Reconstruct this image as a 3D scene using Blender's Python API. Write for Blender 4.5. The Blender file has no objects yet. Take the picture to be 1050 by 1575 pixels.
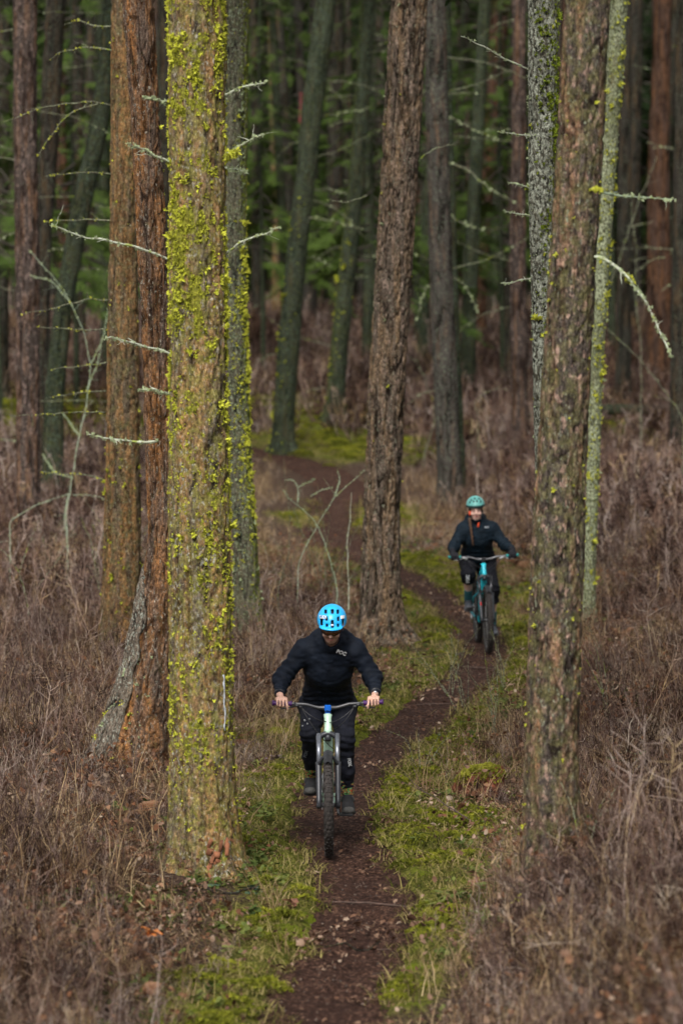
import bpy, math, random
import numpy as np
from mathutils import Vector, Matrix, Euler

rng = np.random.default_rng(7)
random.seed(7)
scene = bpy.context.scene
col = scene.collection

# ------------------------------------------------------------------ camera
CZ = 3.9                       # height of the lens above the trail
FPX = 135.0 / 36.0 * 1575.0
PITCH = math.atan((787.5 - 463.0) / FPX)
cam_d = bpy.data.cameras.new('camera')
cam = bpy.data.objects.new('camera', cam_d); col.objects.link(cam)
cam_d.sensor_fit = 'VERTICAL'; cam_d.sensor_height = 36.0; cam_d.sensor_width = 24.0
cam_d.lens = 135.0
cam.location = (0, 0, CZ)
cam.rotation_euler = (math.pi/2 - PITCH, 0, 0)
cam_d.clip_start = 0.5; cam_d.clip_end = 3000
cam_d.dof.use_dof = True; cam_d.dof.focus_distance = 30.0; cam_d.dof.aperture_fstop = 2.7
scene.camera = cam

# ------------------------------------------------------------------ world, sun, exposure
SUN_EL, SUN_ROT = math.radians(46), math.radians(196)
world = bpy.data.worlds.new('World'); scene.world = world; world.use_nodes = True
wn = world.node_tree.nodes; wl = world.node_tree.links
wn.clear()
sky = wn.new('ShaderNodeTexSky'); sky.sky_type = 'NISHITA'; sky.sun_disc = False
sky.sun_elevation = SUN_EL; sky.sun_rotation = SUN_ROT
sky.air_density = 1.0; sky.dust_density = 5.0; sky.ozone_density = 1.0
hs = wn.new('ShaderNodeHueSaturation'); hs.inputs['Saturation'].default_value = 0.12
bg = wn.new('ShaderNodeBackground'); bg.inputs['Strength'].default_value = 0.11
wo = wn.new('ShaderNodeOutputWorld')
wl.new(sky.outputs[0], hs.inputs['Color']); wl.new(hs.outputs[0], bg.inputs['Color']); wl.new(bg.outputs[0], wo.inputs[0])
sd = bpy.data.lights.new('sun', 'SUN'); sd.energy = 1.5; sd.angle = math.radians(11); sd.color = (1.0, 0.94, 0.86)
sun = bpy.data.objects.new('sun', sd); col.objects.link(sun)
sun.rotation_euler = (math.radians(44), math.radians(4), math.radians(-16))
scene.view_settings.view_transform = 'Standard'; scene.view_settings.look = 'None'
scene.view_settings.exposure = 0.85; scene.view_settings.gamma = 1.0
scene.view_settings.use_curve_mapping = False
scene.render.engine = 'CYCLES'
scene.cycles.use_denoising = True
scene.cycles.max_bounces = 6; scene.cycles.diffuse_bounces = 3; scene.cycles.glossy_bounces = 2
scene.cycles.transmission_bounces = 3; scene.cycles.transparent_max_bounces = 6
scene.cycles.caustics_reflective = False; scene.cycles.caustics_refractive = False

SP, CP = math.sin(PITCH), math.cos(PITCH)
def raydir(px, py):
    a = (np.asarray(px, float) - 525.0) / FPX; b = (787.5 - np.asarray(py, float)) / FPX
    return a, CP + b*SP, -SP + b*CP
def at(px, py, Y):
    a, dy, dz = raydir(px, py)
    t = Y / dy
    return np.array([a*t, Y, CZ + dz*t])
def pix(x, y, z):
    f = y*CP - (z-CZ)*SP; u = y*SP + (z-CZ)*CP
    return 525 + x/f*FPX, 787.5 - u/f*FPX

# ------------------------------------------------------------------ noise
_T = np.random.default_rng(3).uniform(-1, 1, (64, 64, 64)).astype(np.float32)
def vn(p):
    p = np.asarray(p, np.float32); i = np.floor(p).astype(np.int64); f = p - i
    f = f*f*(3 - 2*f); i &= 63; j = (i + 1) & 63
    x0, y0, z0 = i[..., 0], i[..., 1], i[..., 2]; x1, y1, z1 = j[..., 0], j[..., 1], j[..., 2]
    fx, fy, fz = f[..., 0], f[..., 1], f[..., 2]
    a = _T[x0, y0, z0]*(1-fx) + _T[x1, y0, z0]*fx; b = _T[x0, y1, z0]*(1-fx) + _T[x1, y1, z0]*fx
    c = _T[x0, y0, z1]*(1-fx) + _T[x1, y0, z1]*fx; d = _T[x0, y1, z1]*(1-fx) + _T[x1, y1, z1]*fx
    return (a*(1-fy) + b*fy)*(1-fz) + (c*(1-fy) + d*fy)*fz
def v3(x, y, z): return np.stack(np.broadcast_arrays(x, y, z), -1)
def fbm(p, o=3):
    s = 0; a = 1.0
    for k in range(o):
        s = s + a*vn(p*(2.03**k) + 17.3*k); a *= 0.5
    return s/1.75
def sstep(a, b, x):
    t = np.clip((x-a)/(b-a), 0, 1); return t*t*(3-2*t)

# ------------------------------------------------------------------ terrain
def H(x, y):
    x = np.asarray(x, float); y = np.asarray(y, float)
    far = np.clip(y-50, 0, 55)
    h = 3.0*(far/55.0)**1.7 + .004*np.clip(y-105, 0, 85)
    h = h + 2.2*sstep(19.0, 2.0, y)
    h = h + 30*sstep(190, 330, y)*(1+0.3*np.sin(x*0.02))
    bank = 0.60*sstep(0.6, 1.55, x)*sstep(27.5, 23.5, y)          # low bank right of the trail near the lens
    bankl = 0.16*sstep(-0.9, -1.8, x)*sstep(32, 24, y)
    h = h + bank + bankl
    h = h + 0.05*fbm(v3(x*0.6, y*0.35, 0.5), 2)*sstep(0.2, 1.2, np.abs(x)) + 0.12*vn(v3(x*0.12+5, y*0.07, 2.5))*sstep(32, 60, y)
    return h
def ground_hit(px, py):
    a, dy, dz = raydir(px, py)
    t = 8.0
    while t < 400:
        if CZ + dz*t <= H(a*t, dy*t): break
        t += 0.25
    lo, hi = t-0.25, t
    for _ in range(20):
        m = (lo+hi)/2
        if CZ + dz*m <= H(a*m, dy*m): hi = m
        else: lo = m
    return float(a*hi), float(dy*hi), float(H(a*hi, dy*hi))

trail_px = [(455,1900),(470,1700),(486,1575),(515,1500),(554,1440),(570,1385),(545,1330),(512,1290),(512,1240),(530,1195),(572,1158),
            (612,1128),(655,1090),(703,1052),(738,1022),(746,998),(735,965),(700,935),(662,908),(630,888),(592,868),
            (548,850),(522,828),(512,800),(520,770),(524,745),(502,726),(470,712),(428,700),(380,690),(320,684),(240,680)]
TP = np.array([ground_hit(*p)[:2] for p in trail_px])
def smooth_poly(P, n, it):
    d = np.r_[0, np.cumsum(np.linalg.norm(np.diff(P, axis=0), axis=1))]
    s = np.linspace(0, d[-1], n)
    Q = np.stack([np.interp(s, d, P[:, k]) for k in range(P.shape[1])], 1)
    for _ in range(it):
        Q[1:-1] = (Q[:-2] + 2*Q[1:-1] + Q[2:])/4
    return Q
TRAIL = smooth_poly(TP, 260, 5)
def tdist(x, y):
    x = np.asarray(x, float).ravel(); y = np.asarray(y, float).ravel()
    out = np.full(x.shape, 50.0)
    P = TRAIL[::2]
    for k in range(len(P)-1):
        a, b = P[k], P[k+1]; ab = b-a; L = ab@ab
        m = (np.abs(y-(a[1]+b[1])/2) < 8)
        if not m.any(): continue
        xx, yy = x[m], y[m]
        t = np.clip(((xx-a[0])*ab[0] + (yy-a[1])*ab[1])/L, 0, 1)
        d = np.hypot(xx-a[0]-t*ab[0], yy-a[1]-t*ab[1])
        out[m] = np.minimum(out[m], d)
    return out
def HG(x, y, d=None):
    """height of the visible ground: terrain with the worn trail pressed into it"""
    x = np.asarray(x, float); y = np.asarray(y, float)
    if d is None: d = tdist(x, y).reshape(x.shape)
    w = 0.285 + 0.03*sstep(25, 20, y) + 0.19*sstep(50, 62, y) + 0.07*vn(v3(x*2.3, y*1.1, 7.7)) + .035*vn(v3(x*8, y*5, 1.7))
    return H(x, y) - 0.14*sstep(w+0.14, w-0.12, d)

# green patches beside the trail and farther off: (px, py, radius in metres, strength)
patches = [(600,1210,0.55,1),(680,1170,0.6,1),(650,1270,0.6,1.0),(730,1280,0.5,1),(690,1330,0.4,.8),(640,1120,0.4,.6),(400,1130,0.55,.9),(420,1200,0.5,.9),
           (400,1290,0.5,.7),(390,1420,0.5,.6),(330,1450,0.45,.5),(470,1400,0.3,.6),(360,1540,0.5,.8),(620,1400,0.4,.6),(620,1520,0.35,.7),
           (610,960,0.7,.8),(640,1010,0.7,.7),(560,1090,0.7,.9),(650,865,0.9,1),(700,880,.9,1),(790,920,0.8,.9),(770,950,.6,.8),
           (545,795,1.0,1.3),(470,668,1.4,.9),(548,688,1.3,1.1),(400,640,2.5,.9),(30,640,3.0,1.2),(250,640,2.5,.6),(660,640,2,.4),(940,690,2,.5),(960,650,3,.6),(870,1000,.5,.3)]
PT = [(ground_hit(p[0], p[1]), p[2], p[3]) for p in patches]
def green(x, y, d):
    g = 0.82*sstep(1.2, 0.45, d) * (1 - 0.75*sstep(48, 66, y)) * (1 - .45*sstep(24.5, 21, y)*(x > 0))
    for (c, r, s) in PT:
        q = ((x-c[0])/(r*1.2))**2 + ((y-c[1])/(r*2.6))**2
        g = np.maximum(g, s*np.exp(-q*0.9))
    g = g + 0.38*fbm(v3(x*2.1, y*1.0, 3.3), 3)
    return np.clip(g, 0, 1.3)

# ------------------------------------------------------------------ mesh helpers
def mesh_data(name, V, F, mats=None, attrs=None, smooth=True, mi=None):
    V = np.ascontiguousarray(V, np.float32)
    if not isinstance(F, (list, tuple)): F = [F]
    F = [np.asarray(f, np.int32) for f in F if len(f)]
    me = bpy.data.meshes.new(name)
    me.vertices.add(len(V)); me.vertices.foreach_set('co', V.ravel())
    nl = sum(f.size for f in F); npoly = sum(len(f) for f in F)
    me.loops.add(nl); me.loops.foreach_set('vertex_index', np.concatenate([f.ravel() for f in F]))
    me.polygons.add(npoly)
    tot = np.concatenate([np.full(len(f), f.shape[1], np.int32) for f in F])
    st = np.r_[0, np.cumsum(tot)[:-1]].astype(np.int32)
    me.polygons.foreach_set('loop_start', st)
    if mi is not None: me.polygons.foreach_set('material_index', np.asarray(mi, np.int32))
    me.update(calc_edges=True)
    me.polygons.foreach_set('use_smooth', np.full(npoly, bool(smooth)))
    for k, a in (attrs or {}).items():
        a = np.asarray(a, np.float32)
        if a.ndim == 1:
            at_ = me.attributes.new(k, 'FLOAT', 'POINT'); at_.data.foreach_set('value', a)
        else:
            at_ = me.attributes.new(k, 'FLOAT_COLOR', 'POINT')
            if a.shape[1] == 3: a = np.c_[a, np.ones(len(a), np.float32)]
            at_.data.foreach_set('color', a.ravel())
    for m in (mats or []): me.materials.append(m)
    me.validate(clean_customdata=False)
    return me
def link(name, me, parent=None, loc=None):
    o = bpy.data.objects.new(name, me); col.objects.link(o)
    if parent is not None: o.parent = parent
    if loc is not None: o.location = loc
    return o
def mobj(name, V, F, mat, parent=None, org=None, **k):
    V = np.asarray(V, float)
    if org is not None: V = V - np.asarray(org)
    mats = mat if isinstance(mat, list) else [mat]
    return link(name, mesh_data(name, V, F, mats, **k), parent)
def thing(name, label, cat, loc, group=None, rot=(0,0,0)):
    o = bpy.data.objects.new(name, None); col.objects.link(o)
    o.location = loc; o.rotation_euler = rot; o['label'] = label; o['category'] = cat
    o.empty_display_size = 0.2
    if group: o['group'] = group
    return o
def tag(o, label=None, cat=None, group=None, kind=None):
    if label: o['label'] = label
    if cat: o['category'] = cat
    if group: o['group'] = group
    if kind: o['kind'] = kind
    return o

class MB:
    def __init__(s): s.V = []; s.Q = []; s.T = []; s.n = 0; s.A = []
    def add(s, V, Q=None, T=None, a=None):
        V = np.asarray(V, float)
        if Q is not None and len(Q): s.Q.append(np.asarray(Q) + s.n)
        if T is not None and len(T): s.T.append(np.asarray(T) + s.n)
        s.V.append(V); s.n += len(V)
        s.A.append(np.full(len(V), 0.0 if a is None else a) if np.isscalar(a) or a is None else np.asarray(a))
        return s
    def get(s):
        V = np.concatenate(s.V); F = []
        if s.Q: F.append(np.concatenate(s.Q))
        if s.T: F.append(np.concatenate(s.T))
        return V, F, np.concatenate(s.A)
    def build(s, name, mat, parent=None, org=None, smooth=True, attr=None, local=True):
        V, F, A = s.get()
        return mobj(name, V, F, mat, parent, org, smooth=smooth, attrs={attr: A} if attr else None)
    # shapes
    def tube(s, P, R, n=8, caps=True, a=None):
        P = np.asarray(P, float); m = len(P); R = np.full(m, R) if np.isscalar(R) else np.asarray(R, float)
        T = np.gradient(P, axis=0); T /= np.maximum(np.linalg.norm(T, axis=1), 1e-9)[:, None]
        u = np.cross(T[0], (0, 0, 1.0))
        if np.linalg.norm(u) < 0.1: u = np.cross(T[0], (0, 1.0, 0))
        U = []
        for k in range(m):
            u = u - T[k]*(u@T[k]); u /= max(np.linalg.norm(u), 1e-9); U.append(u)
        U = np.array(U); W = np.cross(T, U)
        th = np.arange(n)/n*2*np.pi
        V = P[:, None] + R[:, None, None]*(U[:, None]*np.cos(th)[None, :, None] + W[:, None]*np.sin(th)[None, :, None])
        V = V.reshape(-1, 3)
        i = np.arange(m-1)[:, None]*n; j = np.arange(n)[None]; jn = (j+1) % n
        Q = np.stack([i+j, i+jn, i+n+jn, i+n+j], -1).reshape(-1, 4)
        Tr = []
        if caps:
            c = len(V); V = np.r_[V, P[:1], P[-1:]]
            k = np.arange(n); kn = (k+1) % n
            Tr = np.r_[np.stack([kn, k, np.full(n, c)], 1), np.stack([(m-1)*n+k, (m-1)*n+kn, np.full(n, c+1)], 1)]
        if a is not None and not np.isscalar(a):
            a = np.repeat(a, n)
            if caps: a = np.r_[a, a[0], a[-1]]
        return s.add(V, Q, Tr, a)
    def box(s, c, h, R=None):
        v = np.array([(x, y, z) for x in (-1, 1) for y in (-1, 1) for z in (-1, 1)], float)*np.asarray(h)
        if R is not None: v = v@np.asarray(R).T
        return s.add(v + np.asarray(c), [(0,1,3,2),(4,6,7,5),(0,4,5,1),(2,3,7,6),(0,2,6,4),(1,5,7,3)])
    def rbox(s, c, h, b, R=None):
        """box with chamfered edges"""
        h = np.asarray(h, float); V = []; idx = {}
        for ax in range(3):
            for sg in (-1, 1):
                for a_ in (-1, 1):
                    for b_ in (-1, 1):
                        p = np.zeros(3); p[ax] = sg*h[ax]
                        o1, o2 = [k for k in range(3) if k != ax]
                        p[o1] = a_*(h[o1]-b); p[o2] = b_*(h[o2]-b)
                        idx[(ax, sg, a_, b_)] = len(V); V.append(p)
        Q = []; T = []
        for ax in range(3):
            for sg in (-1, 1):
                f = [idx[(ax, sg, -1, -1)], idx[(ax, sg, 1, -1)], idx[(ax, sg, 1, 1)], idx[(ax, sg, -1, 1)]]
                o1, o2 = [k for k in range(3) if k != ax]
                flip = (sg > 0) != (ax != 1)
                Q.append(f[::-1] if flip else f)
        V = np.array(V)
        def near(p, cond): pass
        for a1 in range(3):
            for a2 in range(a1+1, 3):
                a3 = 3-a1-a2
                for s1 in (-1, 1):
                    for s2 in (-1, 1):
                        def vid(ax, sg, other, so, t3):
                            o1, o2 = [k for k in range(3) if k != ax]
                            va, vb = (so, t3) if o1 == other else (t3, so)
                            return idx[(ax, sg, va, vb)]
                        q = [vid(a1, s1, a2, s2, -1), vid(a1, s1, a2, s2, 1), vid(a2, s2, a1, s1, 1), vid(a2, s2, a1, s1, -1)]
                        Q.append(q)
        for sx in (-1, 1):
            for sy in (-1, 1):
                for sz in (-1, 1):
                    T.append((idx[(0, sx, sy, sz)], idx[(1, sy, sx, sz)], idx[(2, sz, sx, sy)]))
        cen = V.mean(0)
        def fix(fs):
            out = []
            for f in fs:
                P = V[list(f)]; nrm = np.cross(P[1]-P[0], P[2]-P[0])
                out.append(f if nrm@(P.mean(0)-cen) > 0 else tuple(f)[::-1])
            return out
        Q = fix(Q); T = fix(T)
        if R is not None: V = V@np.asarray(R).T
        return s.add(V + np.asarray(c), Q, T)
    def ball(s, c, r, nu=12, nv=8, R=None, nz=None):
        th = np.linspace(0, np.pi, nv+1)[1:-1]; ph = np.arange(nu)/nu*2*np.pi
        V = np.array([(math.sin(t)*math.cos(p), math.sin(t)*math.sin(p), math.cos(t)) for t in th for p in ph] + [(0,0,1), (0,0,-1)])
        if nz: V = V*(1 + nz[0]*vn(V*nz[1] + nz[2]))[:, None]
        V = V*np.asarray(r)
        if R is not None: V = V@np.asarray(R).T
        Q = []; T = []; m = nv-1
        for i in range(m-1):
            for j in range(nu):
                jn = (j+1) % nu; Q.append((i*nu+j, (i+1)*nu+j, (i+1)*nu+jn, i*nu+jn))
        for j in range(nu):
            jn = (j+1) % nu; T.append((m*nu, j, jn)); T.append((m*nu+1, (m-1)*nu+jn, (m-1)*nu+j))
        return s.add(V + np.asarray(c), Q, T)
    def place(s, tmpl, M, t, a=None):
        """template (V,Q,T) repeated with 3x3 matrices M (k,3,3) and offsets t (k,3)"""
        V, Q, T = tmpl; k = len(M)
        W = np.einsum('kij,vj->kvi', M, V) + t[:, None]
        nv = len(V); off = (np.arange(k)*nv)[:, None, None]
        A = None
        if a is not None: A = np.repeat(a, nv)
        s.add(W.reshape(-1, 3), (np.asarray(Q)[None]+off).reshape(-1, 4) if Q is not None and len(Q) else None,
              (np.asarray(T)[None]+off).reshape(-1, 3) if T is not None and len(T) else None, A)
        return s

# ------------------------------------------------------------------ materials
def new_mat(name):
    m = bpy.data.materials.new(name); m.use_nodes = True
    nt = m.node_tree; nt.nodes.clear()
    out = nt.nodes.new('ShaderNodeOutputMaterial'); p = nt.nodes.new('ShaderNodeBsdfPrincipled')
    nt.links.new(p.outputs[0], out.inputs[0])
    return m, nt, p
class NT:
    def __init__(s, nt): s.nt = nt
    def N(s, t, **k):
        n = s.nt.nodes.new(t)
        for a, b in k.items(): setattr(n, a, b)
        return n
    def L(s, a, b): s.nt.links.new(a, b)
    def coord(s, kind='Object'):
        if kind == 'World': return s.N('ShaderNodeNewGeometry').outputs['Position']
        return s.N('ShaderNodeTexCoord').outputs[kind]
    def scale(s, v, sc):
        m = s.N('ShaderNodeVectorMath', operation='MULTIPLY'); s.L(v, m.inputs[0]); m.inputs[1].default_value = sc
        return m.outputs[0]
    def noise(s, v, sc, det=3, rough=.6, w=None):
        n = s.N('ShaderNodeTexNoise'); n.inputs['Scale'].default_value = sc; n.inputs['Detail'].default_value = det
        n.inputs['Roughness'].default_value = rough
        if v is not None: s.L(v, n.inputs['Vector'])
        return n.outputs['Fac']
    def ramp(s, f, stops, interp='LINEAR'):
        r = s.N('ShaderNodeValToRGB'); r.color_ramp.interpolation = interp
        e = r.color_ramp.elements
        while len(e) > 1: e.remove(e[-1])
        for i, (p, c) in enumerate(stops):
            if i == 0: x = e[0]; x.position = p
            else: x = e.new(p)
            if np.isscalar(c): c = (c, c, c)
            x.color = (*c, 1)
        s.L(f, r.inputs[0]); return r.outputs[0]
    def mix(s, f, a, b, mode='MIX'):
        m = s.N('ShaderNodeMix', data_type='RGBA', blend_type=mode)
        if np.isscalar(f): m.inputs[0].default_value = f
        else: s.L(f, m.inputs[0])
        for k, v in ((6, a), (7, b)):
            if isinstance(v, (tuple, list)): m.inputs[k].default_value = (*v, 1)
            else: s.L(v, m.inputs[k])
        return m.outputs[2]
    def math(s, op, a, b=0.0, clamp=False):
        m = s.N('ShaderNodeMath', operation=op, use_clamp=clamp)
        for k, v in ((0, a), (1, b)):
            if np.isscalar(v): m.inputs[k].default_value = v
            else: s.L(v, m.inputs[k])
        return m.outputs[0]
    def attr(s, name, inst=False):
        a = s.N('ShaderNodeAttribute', attribute_name=name)
        if inst: a.attribute_type = 'INSTANCER'
        return a
    def bump(s, h, strength, dist, p):
        b = s.N('ShaderNodeBump'); b.inputs['Strength'].default_value = strength; b.inputs['Distance'].default_value = dist
        s.L(h, b.inputs['Height']); s.L(b.outputs[0], p.inputs['Normal'])

def plain(name, c, rough=.6, metal=0.0, var=.18, sc=30, spec=.5, bump=0, bsc=200):
    m, nt, p = new_mat(name); g = NT(nt); v = g.coord()
    n = g.noise(v, sc, 3)
    lo = tuple(x*(1-var) for x in c); hi = tuple(min(1, x*(1+var)) for x in c)
    g.L(g.ramp(n, [(.3, lo), (.7, hi)]), p.inputs['Base Color'])
    p.inputs['Roughness'].default_value = rough; p.inputs['Metallic'].default_value = metal
    p.inputs['Specular IOR Level'].default_value = spec
    if bump: g.bump(g.noise(v, bsc, 2), bump, .002, p)
    return m

def bark(name, plate, furrow, accent, acc_amt, lichen, lich_amt, moss_amt=0.0, moss=(.20,.24,.02), dust=None, dust_amt=0, flake=None, flake_amt=0, sc=1.0):
    """plate/furrow follow the modelled relief (attribute h); the rest is grain, lichen and stain patches"""
    m, nt, p = new_mat(name); g = NT(nt); v = g.coord()
    vs = g.scale(v, (1, 1, .28))
    h = g.attr('h').outputs['Fac']
    n1 = g.noise(vs, 55*sc, 4, .7); n2 = g.noise(vs, 9*sc, 3); n3 = g.noise(v, 120*sc, 3, .7); n4 = g.noise(g.scale(v, (1, 1, .10)), 12, 4)
    pl = g.ramp(n1, [(.3, tuple(x*.55 for x in plate)), (.5, plate), (.72, tuple(min(1, x*1.5) for x in plate))])
    pl = g.mix(g.ramp(n2, [(.35, 0), (.65, .6)]), pl, tuple(x*.62 for x in plate))
    if flake is not None:
        pl = g.mix(g.math('MULTIPLY', g.ramp(g.noise(g.scale(v, (1, 1, .45)), 22*sc, 2), [(.62-.2*flake_amt, 0), (.66-.2*flake_amt, 1)]), .9), pl, flake)
    am = g.math('MULTIPLY', g.ramp(n4, [(.60-.35*acc_amt, 0), (.80-.35*acc_amt, 1)]), g.ramp(n1, [(.3, .25), (.6, 1)]))
    pl = g.mix(g.math('MULTIPLY', am, .85), pl, accent)
    fu = g.mix(g.math('MULTIPLY', am, .6), furrow, tuple(x*.45 for x in accent))
    c = g.mix(g.ramp(h, [(.25, 0), (.75, 1)]), fu, pl)
    if dust is not None:
        c = g.mix(g.math('MULTIPLY', g.ramp(g.noise(v, 14, 4, .7), [(.62-.3*dust_amt, 0), (.8-.3*dust_amt, 1)]), .75), c, dust)
    lm = g.math('MULTIPLY', g.ramp(g.noise(g.scale(v, (1, 1, .6)), 45*sc, 4, .65), [(.66-.25*lich_amt, 0), (.72-.25*lich_amt, 1)]), g.ramp(g.noise(v, 2.2, 2), [(.35, .35), (.6, 1)]))
    c = g.mix(lm, c, g.ramp(n3, [(.3, tuple(x*.6 for x in lichen)), (.7, tuple(min(1, x*1.25) for x in lichen))]))
    if moss_amt > 0:
        mm = g.math('MULTIPLY', g.attr('m').outputs['Fac'], 1.0)
        mk = g.ramp(g.math('ADD', g.noise(v, 24, 5, .75), g.math('MULTIPLY', g.math('SUBTRACT', mm, .5), .34)), [(.80-.17*moss_amt, 0), (.86-.17*moss_amt, 1)])
        c = g.mix(g.math('MULTIPLY', mk, .85), c, g.ramp(n3, [(.3, tuple(x*.35 for x in moss)), (.7, moss)]))
    sp = g.ramp(g.noise(g.scale(v, (1, 1, .6)), 60*sc, 5, .8), [(.34, .22), (.48, .85), (.56, 1.15), (.68, 2.3)])
    c = g.mix(1.0, c, sp, 'MULTIPLY')
    g.L(c, p.inputs['Base Color']); p.inputs['Roughness'].default_value = .95; p.inputs['Specular IOR Level'].default_value = .05
    g.bump(g.math('ADD', n1, g.math('MULTIPLY', n3, .5)), 1.0, .02, p)
    return m

def leafy(name, stops, rough=.65, transl=.25, world_sc=.5, spec=.04, patch=False):
    """many-part foliage: colour varies from piece to piece and from place to place"""
    m, nt, p = new_mat(name); g = NT(nt)
    r = g.N('ShaderNodeObjectInfo').outputs['Random']
    w = g.noise(g.coord('World'), world_sc, 3)
    n = g.noise(g.coord('World'), 23.0, 2)
    f = g.math('ADD', g.math('MULTIPLY', r, .28), g.math('ADD', g.math('MULTIPLY', w, .42), g.math('MULTIPLY', g.math('SUBTRACT', n, .5), .35)))
    f = g.math('ADD', f, g.math('MULTIPLY', g.attr('v').outputs['Fac'], .34))
    c = g.ramp(f, stops)
    if patch:
        k = g.noise(g.coord('World'), 1.1, 3, .65); k2 = g.noise(g.scale(g.coord('World'), (1, .6, 1)), 1.7, 3, .65)
        c = g.mix(g.ramp(k, [(.50, 0), (.58, 1)]), c, g.mix(1.0, c, (1.10, .97, .84), 'MULTIPLY'))
        c = g.mix(g.ramp(k2, [(.54, 0), (.62, 1)]), c, g.mix(1.0, c, (1.25, 1.22, .80), 'MULTIPLY'))
    g.L(c, p.inputs['Base Color']); p.inputs['Roughness'].default_value = rough; p.inputs['Specular IOR Level'].default_value = spec
    if transl > 0:
        t = g.N('ShaderNodeBsdfTranslucent'); g.L(c, t.inputs[0]); mx = g.N('ShaderNodeMixShader'); mx.inputs[0].default_value = transl
        out = [x for x in nt.nodes if x.type == 'OUTPUT_MATERIAL'][0]
        g.L(p.outputs[0], mx.inputs[1]); g.L(t.outputs[0], mx.inputs[2]); g.L(mx.outputs[0], out.inputs[0])
    return m
# ================================================================== GROUND AND TRAIL
def ground_mat():
    m, nt, p = new_mat('forest_floor'); g = NT(nt); v = g.coord()
    gr = g.attr('g').outputs['Fac']
    n1 = g.noise(v, 26, 5, .75); n2 = g.noise(v, 3.1, 3); n3 = g.noise(v, 90, 3, .7)
    duff = g.ramp(n1, [(.30, (.012, .008, .006)), (.46, (.045, .028, .02)), (.58, (.12, .08, .055)), (.72, (.25, .18, .125))])
    duff = g.mix(g.ramp(n2, [(.4, 0), (.7, .5)]), duff, (.075, .05, .042))
    grass = g.ramp(n1, [(.30, (.016, .02, .006)), (.46, (.06, .068, .014)), (.58, (.16, .155, .03)), (.72, (.27, .21, .10))])
    moss = g.ramp(n3, [(.3, (.06, .09, .008)), (.7, (.22, .26, .015))])
    grass = g.mix(g.ramp(n2, [(.5, 0), (.62, .8)]), grass, moss)
    c = g.mix(g.ramp(g.math('ADD', gr, g.math('MULTIPLY', g.math('SUBTRACT', n1, .5), 1.1)), [(.35, 0), (.6, 1)]), duff, grass)
    g.L(c, p.inputs['Base Color']); p.inputs['Roughness'].default_value = .95; p.inputs['Specular IOR Level'].default_value = .04
    g.bump(g.math('ADD', n1, g.math('MULTIPLY', n3, .4)), 1.0, .03, p)
    return m
def trail_mat():
    m, nt, p = new_mat('trail_dirt'); g = NT(nt); v = g.coord()
    vs = g.scale(v, (1, .45, 1))
    n1 = g.noise(vs, 34, 5, .75); n2 = g.noise(v, 2.6, 4); n3 = g.noise(v, 140, 3, .7)
    c = g.ramp(n1, [(.34, (.007, .003, .0022)), (.46, (.036, .0165, .011)), (.56, (.085, .043, .029)), (.68, (.26, .155, .105))])
    c = g.mix(g.ramp(n2, [(.4, 0), (.65, .65)]), c, (.032, .016, .012))
    c = g.mix(g.ramp(n3, [(.68, 0), (.75, .6)]), c, (.19, .14, .10))
    g.L(c, p.inputs['Base Color']); p.inputs['Roughness'].default_value = .85; p.inputs['Specular IOR Level'].default_value = .10
    g.bump(g.math('ADD', n1, g.math('MULTIPLY', n3, .35)), 1.0, .025, p)
    return m
M_ground = ground_mat(); M_trail = trail_mat()

def grid_sheet(xs_of, Ys, U, name, hf, mat, attrs_f=None):
    Y = np.repeat(Ys, len(U)).reshape(len(Ys), len(U)); X = xs_of(Y, U[None])
    D = tdist(X, Y).reshape(X.shape)
    Z = hf(X, Y, D)
    V = np.stack([X, Y, Z], -1).reshape(-1, 3)
    n = len(U); i = np.arange(len(Ys)-1)[:, None]*n; j = np.arange(n-1)[None]
    Q = np.stack([i+j, i+j+1, i+n+j+1, i+n+j], -1).reshape(-1, 4)
    at_ = attrs_f(X, Y, D) if attrs_f else None
    return mobj(name, V, Q, mat, attrs={k: a.ravel() for k, a in (at_ or {}).items()})
ys = [-60., -35, -20, -12, -6, 0, 5, 9, 12, 14, 16, 17.5]
y = 18.5
while y < 130: ys.append(y); y += 0.0022*y if y < 70 else 0.006*y
while y < 420: ys.append(y); y *= 1.03
ys += [500, 700, 1000, 1500.]
u = np.linspace(-1, 1, 241)
def gx(Y, U):
    w = np.maximum(0.13*np.abs(Y) + 1.2, 4)
    core = U*w*1.0
    return np.sign(U)*(np.abs(core)) + np.sign(U)*sstep(.88, 1.0, np.abs(U))*(np.abs(Y)*.6 + 60)
def hg(X, Y, D):
    z = HG(X, Y, D)
    near = sstep(70, 40, Y)
    return z + near*(0.018*fbm(v3(X*9, Y*6, 1.1), 3) + .012*vn(v3(X*31, Y*20, 9)))
gnd = grid_sheet(gx, np.array(ys), u, 'ground', hg, M_ground, lambda X, Y, D: {'g': green(X, Y, D)})
tag(gnd, kind='structure')

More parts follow.
